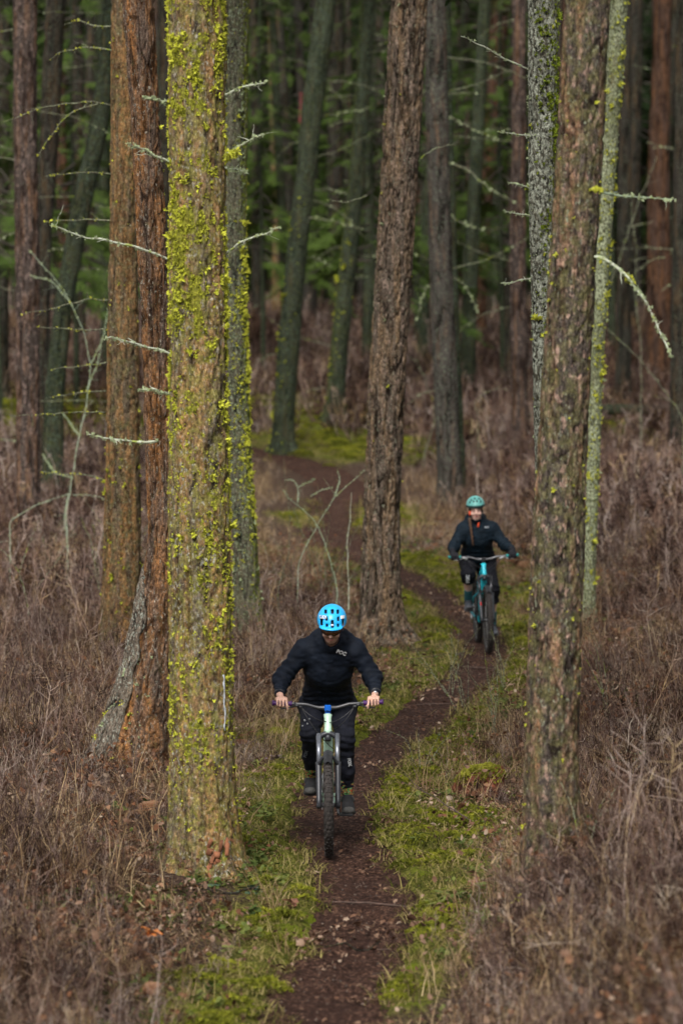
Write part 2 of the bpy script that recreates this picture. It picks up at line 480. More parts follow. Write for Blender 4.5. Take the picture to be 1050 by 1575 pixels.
# the worn trail: its own sheet, lying in the groove pressed into the ground
T2 = smooth_poly(TRAIL, 1500, 6)
tg = np.gradient(T2, axis=0); tg /= np.linalg.norm(tg, axis=1)[:, None]; nn = np.stack([tg[:, 1], -tg[:, 0]], 1)
s_ = np.linspace(-1, 1, 29)
wd = 0.46 + .03*vn(v3(np.arange(1500)*.03, 0, 0)) + .2*sstep(50, 62, T2[:, 1])
X = T2[:, :1] + nn[:, :1]*s_[None]*wd[:, None]; Y = T2[:, 1:] + nn[:, 1:]*s_[None]*wd[:, None]
Z = H(X, Y) - 0.038 - .018*(1-s_[None]**2) + 0.024*fbm(v3(X*7, Y*5, 4.4), 3) - .016*np.exp(-((s_[None]-.12*np.sin(np.arange(1500)*.012)[:, None])/.13)**2) + .010*vn(v3(X*26, Y*17, 2)) - .02*np.abs(s_[None])**4 
V = np.stack([X, Y, Z], -1).reshape(-1, 3)
i = np.arange(1499)[:, None]*29; j = np.arange(28)[None]
Q = np.stack([i+j, i+29+j, i+29+j+1, i+j+1], -1).reshape(-1, 4)
if np.cross(V[Q[0, 1]]-V[Q[0, 0]], V[Q[0, 2]]-V[Q[0, 0]])[2] < 0: Q = Q[:, ::-1]
tag(mobj('trail', V, Q, M_trail), kind='structure')
def surf(x, y):
    """top of whatever lies there: ground or trail"""
    d = tdist(x, y).reshape(np.shape(x))
    return np.maximum(HG(x, y, d), np.where(d < .4, H(x, y)-.05, -99)), d
# ================================================================== TREES
BK = {
 'mossy':  bark('bark_khaki_lichened', (.17,.135,.095), (.035,.028,.02), (.42,.23,.085), .6, (.36,.35,.29), .4, .9, (.30,.31,.035), dust=(.23,.215,.06), dust_amt=.65),
 'rust':   bark('bark_rust_brown', (.15,.105,.08), (.028,.017,.012), (.36,.16,.05), .55, (.30,.28,.23), .35, .3, dust=(.10,.09,.04), dust_amt=.2),
 'orange': bark('bark_orange_brown', (.14,.105,.07), (.045,.03,.018), (.33,.165,.055), .55, (.24,.24,.17), .3, .5, dust=(.13,.12,.05), dust_amt=.5),
 'green':  bark('bark_grey_green', (.13,.118,.082), (.022,.022,.018), (.12,.09,.05), .2, (.24,.28,.19), .5, 1.0, (.22,.27,.02), dust=(.12,.14,.06), dust_amt=.4),
 'brown':  bark('bark_furrowed_brown', (.14,.108,.083), (.02,.014,.010), (.25,.16,.085), .4, (.24,.25,.18), .3, .2, flake=(.26,.19,.15), flake_amt=.25),
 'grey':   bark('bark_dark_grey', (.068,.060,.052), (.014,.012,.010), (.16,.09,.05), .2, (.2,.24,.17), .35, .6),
 'lichen': bark('bark_white_lichened', (.11,.105,.08), (.015,.015,.012), (.16,.13,.07), .1, (.40,.42,.34), .8, 1.0, (.24,.28,.02), sc=.8),
 'plated': bark('bark_plum_plated', (.10,.08,.068), (.022,.016,.013), (.34,.18,.09), .35, (.25,.27,.19), .3, .7, (.16,.19,.03), flake=(.36,.24,.19), flake_amt=.25, dust=(.15,.14,.06), dust_amt=.6),
 'thin':   bark('bark_thin_mossy', (.16,.165,.10), (.04,.04,.025), (.2,.15,.06), .2, (.42,.46,.3), .8, 1.0, (.26,.31,.02), dust=(.17,.19,.06), dust_amt=.5),
 'pink':   bark('bark_pinkish_brown', (.08,.062,.053), (.026,.017,.014), (.24,.12,.055), .3, (.2,.22,.17), .15, .2, flake=(.2,.145,.125), flake_amt=.35),
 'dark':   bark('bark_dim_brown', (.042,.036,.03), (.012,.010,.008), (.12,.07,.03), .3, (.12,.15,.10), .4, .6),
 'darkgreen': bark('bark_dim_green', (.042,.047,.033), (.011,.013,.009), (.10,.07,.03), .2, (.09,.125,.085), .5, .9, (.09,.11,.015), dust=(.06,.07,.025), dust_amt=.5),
 'red':    bark('bark_reddish', (.08,.05,.038), (.02,.012,.009), (.15,.07,.03), .5, (.15,.15,.11), .1, .1),
}
M_lichen = plain('yellow_green_lichen', (.50, .51, .06), .9, var=.55, sc=16, spec=.1)
M_palelichen = plain('pale_lichen', (.36, .42, .24), .9, var=.3, sc=40, spec=.1)
M_moss = plain('cushion_moss', (.32, .34, .03), .95, var=.4, sc=22, spec=.1)
def deadwood_mat(name, c1, c2, c3, f=.5):
    m, nt, p = new_mat(name); g = NT(nt); v = g.coord()
    n = g.noise(v, 60, 3, .7); n2 = g.noise(v, 9, 2)
    c = g.mix(g.ramp(n, [(f-.04, 0), (f+.04, 1)]), c1, c2)
    c = g.mix(g.ramp(n2, [(.58, 0), (.64, 1)]), c, c3)
    g.L(c, p.inputs['Base Color']); p.inputs['Roughness'].default_value = .9; p.inputs['Specular IOR Level'].default_value = .05
    g.bump(n, .8, .006, p); return m
M_deadpale = deadwood_mat('lichen_crusted_twig', (.10,.08,.06), (.50,.53,.42), (.33,.38,.10), .42)
M_deaddark = deadwood_mat('mossy_twig', (.06,.048,.038), (.24,.26,.17), (.17,.21,.03), .5)
M_deadgreen = deadwood_mat('green_lichened_twig', (.12,.12,.09), (.36,.44,.32), (.30,.36,.12), .4)

# lichen / moss tuft templates: a burst of small bent blades
def tuft_tmpl(n, seed, flat=.2, wid=.15):
    r = np.random.default_rng(seed); V = []; T = []
    for k in range(n):
        a = r.uniform(0, 2*np.pi); e = r.uniform(flat, 1.5)
        d = np.array([math.cos(a)*math.cos(e), math.sin(a)*math.cos(e), math.sin(e)]); L = r.uniform(.6, 1.0)
        s = np.cross(d, r.normal(size=3)); s /= np.linalg.norm(s); o = r.normal(size=3)*.12; o[2] = abs(o[2])*.5
        b = len(V); w = wid*r.uniform(.6, 1.3)
        V += [o - s*w*.4, o + s*w*.4, o + d*L*.6 + s*w, o + d*L*.6 - s*w, o + d*L + r.normal(size=3)*.12]
        T += [(b, b+1, b+2), (b, b+2, b+3), (b+3, b+2, b+4)]
    return np.array(V), None, np.array(T)
TUFTS = [tuft_tmpl(13, s) for s in range(5)]
def frames(nrm, r):
    nrm = nrm/np.linalg.norm(nrm, axis=1)[:, None]
    a = r.normal(size=nrm.shape); u = np.cross(nrm, a); u /= np.linalg.norm(u, axis=1)[:, None]; w = np.cross(nrm, u)
    return np.stack([u, w, nrm], -1)
def tufts(mb, P, Nn, S, r):
    k = r.integers(0, len(TUFTS), len(P)); M = frames(Nn, r)*S[:, None, None]
    for q in range(len(TUFTS)):
        m = k == q
        if m.any(): mb.place(TUFTS[q], M[m], P[m])

class Trunk:
    """axis and radius from outline widths (photo rows) at the trunk's own distance"""
    def __init__(s, spec, Y, ztop=22.0, flare=.35, base_py=None, leanY=0.0):
        s.Y = Y; P = []
        for py, xl, xr in spec:
            c = at((xl+xr)/2, py, Y); P.append((c[2], c[0], (xr-xl)/2/FPX*Y*1.0))
        P = np.array(sorted(P)); s.zb = float(H(P[0, 1], Y))
        z = P[:, 0]; x = P[:, 1]; r = P[:, 2]
        zt = z[-1]; k = min(2, len(z)-1)
        sl = (x[-1]-x[-1-k])/(z[-1]-z[-1-k]); sl = np.clip(sl, -.12, .12)
        z = np.r_[z, zt+1.5, ztop]; x = np.r_[x, x[-1]+sl*1.5, x[-1]+sl*(1.5+.35*(ztop-zt-1.5))]; r = np.r_[r, r[-1]*.97, max(.04, r[-1]*.3)]
        s.z, s.x, s.r = z, x, r
        s.zz = np.linspace(s.zb-.3, ztop, 900)
        def sm(q, it):
            for _ in range(it): q[1:-1] = (q[:-2]+2*q[1:-1]+q[2:])/4
            return q
        s.xx = sm(np.interp(s.zz, z, x), 60); s.rr = sm(np.interp(s.zz, z, r), 60)
        s.rr = s.rr*(1 + flare*np.exp(-np.clip(s.zz-s.zb, 0, 9)/.26))
        s.leanY = leanY
    def ax(s, z): return np.interp(z, s.zz, s.xx), s.Y + s.leanY*(z-s.zb), np.interp(z, s.zz, s.rr)
    def surf(s, th, z):
        x, y, r = s.ax(z); return np.stack([x + r*np.cos(th), y + r*np.sin(th), z], -1)

def trunk_mesh(T, name, mat, parent, nth, dz, zfine, amp, seed, fx=13., fz=2.0, moss_dir=(0, 1), coarse=.6, lobes=.05, mfun=None):
    z = list(np.arange(T.zb-.25, zfine, dz)); zz = zfine
    while zz < T.zz[-1]: z.append(zz); zz += coarse
    z = np.array(z); th = np.arange(nth)/nth*2*np.pi
    Zg, Tg = np.meshgrid(z, th, indexing='ij')
    x, y, r = T.ax(Zg)
    cx, sx = np.cos(Tg), np.sin(Tg)
    o = seed*11.7
    q = v3(cx*r*fx + o, sx*r*fx, Zg*fz)
    warp = vn(q*1.3 + 9)*.8
    q = q + warp[..., None]*np.array([1, 1, .2])
    n = vn(q*np.array([1, 1, 1])); f = np.clip(np.abs(n)/.26, 0, 1)
    nb = vn(q*np.array([1.9, 1.9, 1.6]) + 31); f = np.minimum(f, .35 + .65*np.clip(np.abs(nb)/.2, 0, 1))
    n2 = vn(v3(cx*r*fx*1.3 + o, sx*r*fx*1.3, Zg*fz*3.4) + warp[..., None]*.7); f = f*np.clip(np.abs(n2)/.10 + .25, 0, 1)
    fine = vn(v3(cx*r*fx*4 + o, sx*r*fx*4, Zg*fz*7))
    f2 = np.clip(np.abs(vn(v3(cx*r*fx*2.2+o, sx*r*fx*2.2, Zg*fz*2.0+4)))/.25, 0, 1)
    d = amp*(f - 1 + .35*(f2-1) + .22*fine)
    L = 1 + lobes*vn(v3(cx*1.5 + o, sx*1.5, Zg*.5))
    foot = np.exp(-np.clip(Zg-T.zb, 0, 9)/.18)
    L = L + foot*.48*np.clip(vn(v3(cx*2.2 + o, sx*2.2, 3.0)), -.3, 1)
    R = r*L + d + amp*.4
    V = np.stack([x + R*cx, y + R*sx, Zg], -1).reshape(-1, 3)
    m = np.clip(.5 + .5*(cx*moss_dir[0] + sx*moss_dir[1]), 0, 1)
    if mfun is not None: m = mfun(Tg, Zg, r)
    i = np.arange(len(z)-1)[:, None]*nth; j = np.arange(nth)[None]; jn = (j+1) % nth
    Q = np.stack([i+j, i+jn, i+nth+jn, i+nth+j], -1).reshape(-1, 4)
    h = np.clip(f*.75 + .25*f2 + .15*fine, 0, 1)
    return mobj(name, V, Q, mat, parent, (parent.location if parent else None), attrs={'h': h.ravel(), 'm': (m + 0*h).ravel()})

def moss_tufts(T, parent, z0, z1, n, size, seed, dirs=None, mat=None, name='moss', cl=.05, conc=None, thr=-.1):
    r = np.random.default_rng(seed)
    th = r.uniform(0, 2*np.pi, n*3); z = r.uniform(z0, z1, n*3)
    x, y, rr = T.ax(z)
    w = vn(v3(np.cos(th)*rr*9+seed, np.sin(th)*rr*9, z*5.0)) + .7*vn(v3(np.cos(th)*rr*28, np.sin(th)*rr*28+seed, z*18.0))
    k = w > thr
    if dirs is not None:
        k &= (np.cos(th)*dirs[0] + np.sin(th)*dirs[1] + .5*r.normal(size=len(th))) > dirs[2]
    if conc is not None: k &= r.uniform(size=len(th)) < conc(z)
    th, z, rr, x, y, w = [q[k][:n] for q in (th, z, rr, x, y, w)]
    if not len(th): return
    y = np.broadcast_to(y, x.shape)
    Nn = np.stack([np.cos(th), np.sin(th), .15+0*th], -1)
    P = np.stack([x, y, z], -1) + Nn*(rr*.99)[:, None]*np.array([1, 1, 0])
    mb = MB(); S = size*np.clip(r.lognormal(-.15, .45, len(th)), .3, 2.6)*(1 + .5*np.clip(w, 0, 1))
    tufts(mb, P, Nn, S, r)
    return tag(mb.build(name, mat or M_lichen, parent, parent.location, smooth=False), kind='stuff')

def dead_branch(parent, px, Y0, r0, dy=0.0, mat=None, r1=.35, twigs=3, seed=0, lich=0, lmat=None, name='branch', sag=0, org=True, tuft=.018):
    r = np.random.default_rng(seed+100)
    n = len(px); P = np.array([at(p[0], p[1], Y0 + dy*i/(n-1)) for i, p in enumerate(px)])
    d = np.r_[0, np.cumsum(np.linalg.norm(np.diff(P, axis=0), axis=1))]; m = max(10, int(d[-1]/.035))
    s = np.linspace(0, d[-1], m); C = np.stack([np.interp(s, d, P[:, k]) for k in range(3)], 1)
    for _ in range(3): C[1:-1] = (C[:-2]+2*C[1:-1]+C[2:])/4
    C += np.stack([vn(v3(s*9, seed, k*7.0)) for k in range(3)], 1)*r0*.9
    rad = r0*(1-(1-r1)*s/d[-1])*(1+.35*vn(v3(s*38, seed*3.0, 1)))
    mb = MB(); mb.tube(C, rad, 7)
    for t in range(twigs):
        k = r.integers(int(m*.2), m-1); L = r.uniform(.06, .22)*min(1.5, d[-1]); dirn = r.normal(size=3); dirn[2] = dirn[2]*.6; T = C[min(k+1, m-1)]-C[k-1]; T /= np.linalg.norm(T)
        dirn = dirn/np.linalg.norm(dirn) + T*.8; dirn /= np.linalg.norm(dirn)
        q = np.linspace(0, 1, 6)[:, None]; D = C[k] + dirn*L*q + np.array([0, 0, -.12*L])*q**2 + r.normal(size=(6, 3))*L*.03
        mb.tube(D, rad[k]*.45*np.linspace(1, .4, 6), 5)
    o = mb.build(name, mat or M_deadpale, parent, parent.location if parent is not None and org else None)
    if lich:
        k = r.integers(0, m, lich); P = C[k] + r.normal(size=(lich, 3))*r0*.5
        Nn = r.normal(size=(lich, 3)); Nn[:, 2] -= .2
        b = MB(); tufts(b, P, Nn, tuft*r.uniform(.5, 1.5, lich), r)
        tag(b.build('lichen', lmat or M_palelichen, o, parent.location if org else None, smooth=False), kind='stuff')
    return o

# ---- crowns: whorled boughs carrying needle sprays; four shapes shared by all trees
M_needles = leafy('dark_needles', [(.25, (.011,.021,.008)), (.5, (.028,.046,.016)), (.8, (.065,.09,.028))], .6, .2, .12)
M_needles_bright = leafy('mid_green_needles', [(.25, (.04,.07,.018)), (.45, (.11,.17,.035)), (.75, (.24,.31,.07))], .6, .25, .12)
M_bough = plain('bough_wood', (.055,.045,.035), .9)
def spray_tmpl(seed, n=16):
    """a flat needle spray about one metre long, along +x"""
    r = np.random.default_rng(seed); V = []; T = []
    for k in range(n):
        s = (k//2)/(n/2)*.9 + .05; side = 1 if k % 2 else -1
        a = r.uniform(.6, 1.0); L = (.42*(1-s)+.12)*r.uniform(.7, 1.2)
        d = np.array([math.cos(a), side*math.sin(a), r.uniform(-.35, .1)]); o = np.array([s, 0, -.12*s*s]); w = .030
        for q in range(3):
            p = o + d*L*q/3.0; e = np.array([-d[1], d[0], 0])
            b = len(V); up = np.array([0, 0, r.uniform(-.02, .02)])
            V += [p - e*w*(1.2-q*.3), p + e*w*(1.2-q*.3) + up, p + d*L/2.4 + r.normal(size=3)*.012]
            T.append((b, b+1, b+2))
    return np.array(V), None, np.array(T)
SPR = [spray_tmpl(s) for s in range(4)]
def crown_data(name, z0, z1, Lmax, nb, seed, mat, per=9, shape=1.0, bare=.2):
    r = np.random.default_rng(seed); mb = MB(); wood = MB()
    Ms = [[] for _ in SPR]; Ts = [[] for _ in SPR]
    for k in range(nb):
        t = (k + r.uniform())/nb; z = z0 + (z1-z0)*t
        L = Lmax*(1-t)**shape*r.uniform(.55, 1.15) + .35; az = r.uniform(0, 2*np.pi)
        rise = r.uniform(-.6, .2); dr = np.array([math.cos(az), math.sin(az), rise]); q = np.linspace(0, 1, 7)
        C = np.array([0, 0, z]) + dr*L*q[:, None]; C[:, 2] -= r.uniform(.1, .4)*L*q**2
        wood.tube(C, .03*(L/3+.3)*np.linspace(1, .2, 7), 4, caps=False)
        for i in range(max(3, int(per*L/Lmax))):
            s = r.uniform(bare, 1.0); p = np.array([np.interp(s, q, C[:, a]) for a in range(3)])
            a2 = az + r.choice([-1, 1])*r.uniform(.15, 1.1)*(1.0 if s < .85 else .4); l = L*.42*(1.15-s*.6)*r.uniform(.6, 1.2)
            x = np.array([math.cos(a2), math.sin(a2), r.uniform(-.75, .05)]); x /= np.linalg.norm(x)
            y = np.cross((0, 0, 1), x); y /= np.linalg.norm(y); zc = np.cross(x, y); ro = r.uniform(-.5, .5)
            y2 = y*math.cos(ro) + zc*math.sin(ro); z2 = np.cross(x, y2)
            v = r.integers(0, len(SPR)); Ms[v].append(np.stack([x, y2, z2], -1)*l); Ts[v].append(p)
    for v in range(len(SPR)):
        if Ms[v]: mb.place(SPR[v], np.array(Ms[v]), np.array(Ts[v]))
    V, F, _ = mb.get(); nleaf = sum(len(f) for f in F)
    Vw, Fw, _ = wood.get()
    VV = np.r_[V, Vw]; FF = [F[0], Fw[0]+len(V)]
    mi = np.r_[np.zeros(nleaf), np.ones(len(Fw[0]))]
    return mesh_data(name, VV, FF, [mat, M_bough], smooth=False, mi=mi)
CR = [crown_data('crown_shape', 0, 15, 2.9, 90, 1, M_needles, 16),
      crown_data('crown_shape', 0, 12, 2.3, 80, 2, M_needles, 15),
      crown_data('crown_shape', 0, 18, 3.3, 105, 3, M_needles_bright, 16),
      crown_data('crown_shape', 0, 14, 2.6, 46, 4, M_needles, 12, bare=.35)]

def tree(name, label, cat, spec, Y, kind, nth, dz, zfine, amp, seed, group=None, crown=0, crown_z=None, ztop=22, **k):
    T = Trunk(spec, Y, ztop=ztop, flare=k.pop('flare', .38), leanY=k.pop('leanY', 0))
    x, y, r = T.ax(T.zb)
    root = thing(name, label, cat, (float(x), float(Y), T.zb), group)
    trunk_mesh(T, 'trunk', BK[kind], root, nth, dz, zfine, amp, seed, **k)
    if crown is not None:
        cz = crown_z if crown_z else zfine + .6
        cx, cy, _ = T.ax(cz)
        c = link('crown', CR[crown], root, (float(cx)-root.location.x, float(cy)-Y, cz-T.zb))
        c.rotation_euler.z = seed*1.3; c.scale = (1, 1, (ztop+2-cz)/14.0)
    return root, T

# ---------- nearest trunks, outlines given as (row, left, right)
A_, TA = tree('conifer_tree', 'big khaki trunk covered in bright yellow-green lichen tufts, left of the front cyclist', 'tree',
   [(0,259,345),(300,260,346),(600,261,349),(900,261,356),(1150,263,359),(1300,264,364),(1345,262,368)], 26.0, 'mossy', 108, .013, 6.3, .022, 1, crown=1, crown_z=8.4, fx=17, fz=2.8,
   mfun=lambda th, z, r: .5 + (1.1*(vn(v3(np.cos(th)*r*9+11, np.sin(th)*r*9, z*5.0)) + .7*vn(v3(np.cos(th)*r*28, np.sin(th)*r*28+11, z*18.0))) + .25)*np.clip(.3+.16*z, 0, 1))
moss_tufts(TA, A_, .7, 6.4, 9500, .0125, 11, conc=lambda z: np.clip(.2 + .16*z, 0, 1), thr=-.02)
moss_tufts(TA, A_, 1.4, 6.4, 800, .020, 12, dirs=(.45,-.8,.1), thr=.15)
moss_tufts(TA, A_, .3, 4.5, 1500, .011, 13, thr=-.3)
B2_, TB2 = tree('conifer_tree', 'rusty red-brown trunk with a curved leaning foot, just behind the lichened trunk', 'tree',
   [(0,188,238),(200,203,246),(400,214,256),(600,221,262),(800,229,266),(860,226,268),(950,208,268),(1050,185,264),(1120,160,258),(1165,144,250),(1192,132,246)], 31.5, 'rust', 108, .015, 7.2, .022, 2, crown=3, crown_z=9.8, fx=18, fz=2.8, lobes=.09)
B1_, TB1 = tree('conifer_tree', 'ochre orange upright trunk behind the rusty leaning one', 'tree',
   [(0,172,210),(300,170,212),(500,166,213),(700,163,215),(900,158,217),(1010,154,220)], 41.0, 'orange', 72, .018, 8.3, .022, 3, crown=1, crown_z=10.6, fx=17, fz=2.6)
C_, TC = tree('conifer_tree', 'grey-green trunk with a mossy edge, right behind the lichened trunk', 'tree',
   [(0,343,381),(300,344,379),(500,347,379),(700,353,386),(850,358,396),(940,362,402),(990,360,408)], 43.0, 'green', 72, .018, 8.5, .018, 4, crown=1, crown_z=10.8, moss_dir=(1,0), fx=17, fz=2.2)
D_, TD = tree('conifer_tree', 'thick furrowed brown trunk in the middle, behind the front cyclist', 'tree',
   [(0,601,655),(200,589,645),(400,578,634),(600,566,622),(800,558,614),(900,556,615),(960,554,619),(992,548,628)], 43.8, 'brown', 96, .017, 8.5, .030, 5, crown=3, crown_z=11, fx=17, fz=3.0, moss_dir=(-1,0))
G_, TG = tree('conifer_tree', 'large plum-brown trunk with pinkish flaking plates, nearest on the right', 'tree',
   [(0,868,938),(200,858,928),(400,846,917),(600,833,906),(800,820,899),(1000,812,893),(1170,808,888),(1310,806,888)], 23.0, 'plated', 104, .012, 5.7, .015, 6, crown=1, crown_z=8.4, fx=19, fz=3.6)
F_, TF = tree('conifer_tree', 'slim trunk crusted with white lichen, leaning behind the plum-brown trunk', 'tree',
   [(0,812,857),(150,812,855),(300,812,851),(450,816,852),(600,819,854),(800,824,858),(1000,828,862),(1130,830,866)], 33.5, 'lichen', 72, .012, 7.0, .011, 7, crown=3, crown_z=10.2, fx=22, fz=9, moss_dir=(.9,.2))
H_, TH = tree('conifer_tree', 'thin yellow-green lichened pole trunk behind the plum-brown trunk', 'tree',
   [(0,936,965),(200,925,950),(400,913,937),(600,905,925),(800,899,918),(900,897,914),(975,895,914)], 46.0, 'thin', 48, .02, 8.8, .009, 8, crown=3, crown_z=11, fx=26, fz=9, flare=.2)
moss_tufts(TC, C_, 1.2, 4.8, 2200, .020, 14, dirs=(1,-.45,.6), thr=-.2)
moss_tufts(TC, C_, .2, 8.0, 700, .016, 140, mat=M_palelichen, thr=-.1)
moss_tufts(TC, C_, .3, 7.8, 260, .020, 15, thr=.1)
moss_tufts(TB2, B2_, .6, 7.0, 34, .028, 16, dirs=(1,-.5,.5))
moss_tufts(TB2, B2_, .0, 1.0, 200, .02, 17, dirs=(-1,-.5,.5), mat=M_palelichen, thr=-.2)
moss_tufts(TB2, B2_, .0, .7, 90, .028, 171, dirs=(-1,-.4,.6))
moss_tufts(TB1, B1_, .3, 3.0, 120, .026, 18, thr=.1, mat=M_moss)
moss_tufts(TB1, B1_, .3, 8.0, 70, .024, 19, thr=.2)
moss_tufts(TD, D_, .2, 8.0, 130, .016, 20, dirs=(-1,-.2,.8), mat=M_palelichen)
moss_tufts(TD, D_, 1, 8.0, 24, .026, 21, thr=.2)
moss_tufts(TF, F_, 3.6, 7.0, 1100, .022, 22, dirs=(1,-.5,.45), thr=-.25, mat=plain('green_moss', (.17, .22, .02), .95, var=.4, sc=22, spec=.1))
moss_tufts(TF, F_, 1.5, 7.0, 420, .012, 23, mat=M_palelichen, thr=-.3)
moss_tufts(TF, F_, 1.5, 7.0, 46, .022, 24, thr=.1)
moss_tufts(TG, G_, .6, 5.2, 150, .012, 25, thr=.1)
moss_tufts(TG, G_, .6, 5.2, 24, .022, 26, thr=.25, dirs=(-.8,-.5,.3))
moss_tufts(TH, H_, .5, 8.5, 560, .024, 27, dirs=(.6,-.6,.1), thr=-.15)
moss_tufts(TH, H_, .5, 8.5, 300, .018, 28, mat=M_palelichen, thr=-.3)
# grey slab of dead bark along the foot of the rusty tree
r = np.random.default_rng(5)
zt_, zb_ = float(at(230, 862, 31.5)[2]), float(at(150, 1178, 31.5)[2])
zs_ = np.linspace(zt_, zb_, 150); ths = np.linspace(-3.45, -2.02, 34)
wd_ = sstep(0, .22, np.linspace(0, 1, 150))*.85+.15; Tg_ = -3.45 + (ths[None]+3.45)*(wd_[:, None])*(1+.10*vn(v3(zs_[:, None]*7, 0*ths[None], 2)))
Zg_ = zs_[:, None] + 0*ths[None]; xx_, yy_, rr_s = TB2.ax(Zg_)
nA = vn(v3(Tg_*5, Zg_*2.6, 3.3)); nB = vn(v3(Tg_*12, Zg_*7, 8.3)); hh = np.minimum(np.clip(np.abs(nA)/.3, 0, 1), .3+.7*np.clip(np.abs(nB)/.2, 0, 1))
RR = rr_s*1.05 + .020 + .030*(hh-1) + .012*vn(v3(Tg_*20, Zg_*16, 1))
g_ = np.stack([xx_+RR*np.cos(Tg_), yy_+RR*np.sin(Tg_), Zg_], -1); b_ = np.stack([xx_+rr_s*.9*np.cos(Tg_), yy_+rr_s*.9*np.sin(Tg_), Zg_], -1)
n1_, n2_ = Tg_.shape; i = np.arange(n1_-1)[:, None]*n2_; j = np.arange(n2_-1)[None]; Q = np.stack([i+j, i+n2_+j, i+n2_+j+1, i+j+1], -1).reshape(-1, 4)
V = np.r_[g_.reshape(-1, 3), b_.reshape(-1, 3)]; n0 = n1_*n2_; edge = np.arange(n1_)*n2_; e2 = edge+n2_-1
side = np.r_[np.stack([edge[:-1], edge[:-1]+n0, edge[1:]+n0, edge[1:]], 1), np.stack([e2[:-1], e2[1:], e2[1:]+n0, e2[:-1]+n0], 1)]
o = mobj('bark_slab', V, np.r_[Q, (Q+n0)[:, ::-1], side], bark('bark_ash_grey', (.19,.155,.12), (.03,.026,.022), (.2,.15,.1), .1, (.36,.38,.32), .5, .5), B2_, B2_.location, attrs={'h': np.r_[hh.ravel(), hh.ravel()], 'm': np.zeros(len(V))})
o['label'] = 'ash-grey slab of dead bark along the leaning foot'

# pitch run on the lichened trunk and the torn pocket at its foot
mb = MB(); pc = np.array([TA.surf(np.array(-1.57+.78), z) for z in np.linspace(1.38, 1.0, 14)]); pc += np.array([.01, -.012, 0]); pc[:, 0] += .006*vn(v3(np.arange(14)*.9, 0, 0))
mb.tube(pc, .0035+.006*np.abs(vn(v3(np.arange(14)*.9, 3, 0))), 6)
mb.build('resin_run', plain('pale_resin', (.32,.34,.36), .5, var=.5, sc=40), A_, A_.location)['label'] = 'pale bluish streak of dried resin'
mb = MB()
for k in range(16):
    p = at(338+r.uniform(-16, 16), 1318+r.uniform(-30, 24), 25.77-r.uniform(0, .06)); R = Euler((r.uniform(-.5,.5), r.uniform(-.5,.5), r.uniform(-.5,.5))).to_matrix()
    mb.rbox(p, (r.uniform(.008,.02), .008, r.uniform(.02,.055)), .004, np.array(R))
mb.build('bark_flakes', plain('torn_bark', (.22,.085,.04), .9, var=.5, sc=20), A_, A_.location)['kind'] = 'stuff'

# ---------- dead lower branches (rows and columns along each)
def br(root, Y, lst, r0, mat=None, **k):
    for i, (px, dy) in enumerate(lst):
        dead_branch(root, px, Y, r0, dy, mat, seed=int(px[0][0]*7+px[0][1]), **k)
br(A_, 26.0, [([(266,402),(232,388),(195,377),(140,366),(105,357),(80,347)], -.5), ([(266,547),(230,535),(203,527),(178,521),(162,520)], -.4), ([(268,254),(235,238),(215,228),(199,222)], -.5), ([(266,606),(240,600),(214,598)], -.3),
   ([(342,392),(365,374),(392,366),(412,358),(430,350)], -.4), ([(342,248),(365,228),(385,215),(406,207)], -.5), ([(340,255),(360,260),(378,262)], -.3), ([(342,150),(368,136),(390,132),(409,127)], -.4),
   ([(262,157),(240,152),(224,150)], -.3), ([(240,680),(200,680),(168,675),(134,669)], -.3)], .0095, lich=60, twigs=3)
br(A_, 26.0, [([(343,245),(352,240),(362,232)], -.4)], .016, lich=60, lmat=M_lichen, twigs=0, tuft=.034)
br(B1_, 41.0, [([(176,78),(130,72),(95,80),(75,92)], .6), ([(176,162),(140,156),(95,160),(50,170),(5,188)], -.5), ([(150,160),(118,168),(92,190),(72,218),(58,240)], -.2), ([(178,268),(140,264),(100,268),(70,271)], -.4), ([(172,340),(140,337),(100,339),(68,342)], .4),
   ([(170,462),(135,460),(90,472),(32,484)], -.6), ([(166,506),(130,508),(95,505),(60,504)], -.4), ([(165,558),(130,562),(95,566),(80,569)], .3), ([(162,602),(130,603),(100,607),(78,612)], -.4),
   ([(162,635),(120,634),(70,637),(18,639)], -.7), ([(162,740),(135,730),(105,730),(66,726)], -.3), ([(176,40),(150,42),(120,30),(100,38)], .5)], .0085, mat=M_deaddark, lich=14, lmat=M_lichen, twigs=5, tuft=.02)
br(F_, 33.5, [([(816,110),(785,96),(765,84),(738,68),(708,56)], -.5), ([(818,210),(795,208),(765,203)], -.4), ([(816,290),(800,284),(784,282)], -.3), ([(818,333),(800,329),(776,325)], -.3), ([(820,428),(800,431),(785,437),(770,436)], -.2)], .0085, lich=34, twigs=2, tuft=.018)
br(F_, 33.5, [([(836,486),(826,485),(818,487)], -.3)], .016, lich=40, lmat=M_lichen, twigs=0, tuft=.03)
br(G_, 23.0, [([(893,397),(915,392),(940,404),(968,428),(990,462),(1006,495),(1022,525),(1032,548)], -.4)], .0085, lich=170, twigs=2, tuft=.016)
br(G_, 23.0, [([(905,294),(925,296),(960,302),(1000,304),(1040,306)], .3)], .0075, mat=M_deadgreen, lich=50, twigs=3)
br(G_, 22.86, [([(910,292),(918,291),(925,294)], -.1), ([(962,424),(968,428),(972,434)], 0)], .010, lich=36, lmat=M_lichen, twigs=0, tuft=.022)
br(D_, 43.8, [([(645,245),(670,228),(700,222)], .5), ([(565,300),(535,312),(500,308)], .5)], .010, mat=M_deaddark, lich=10)
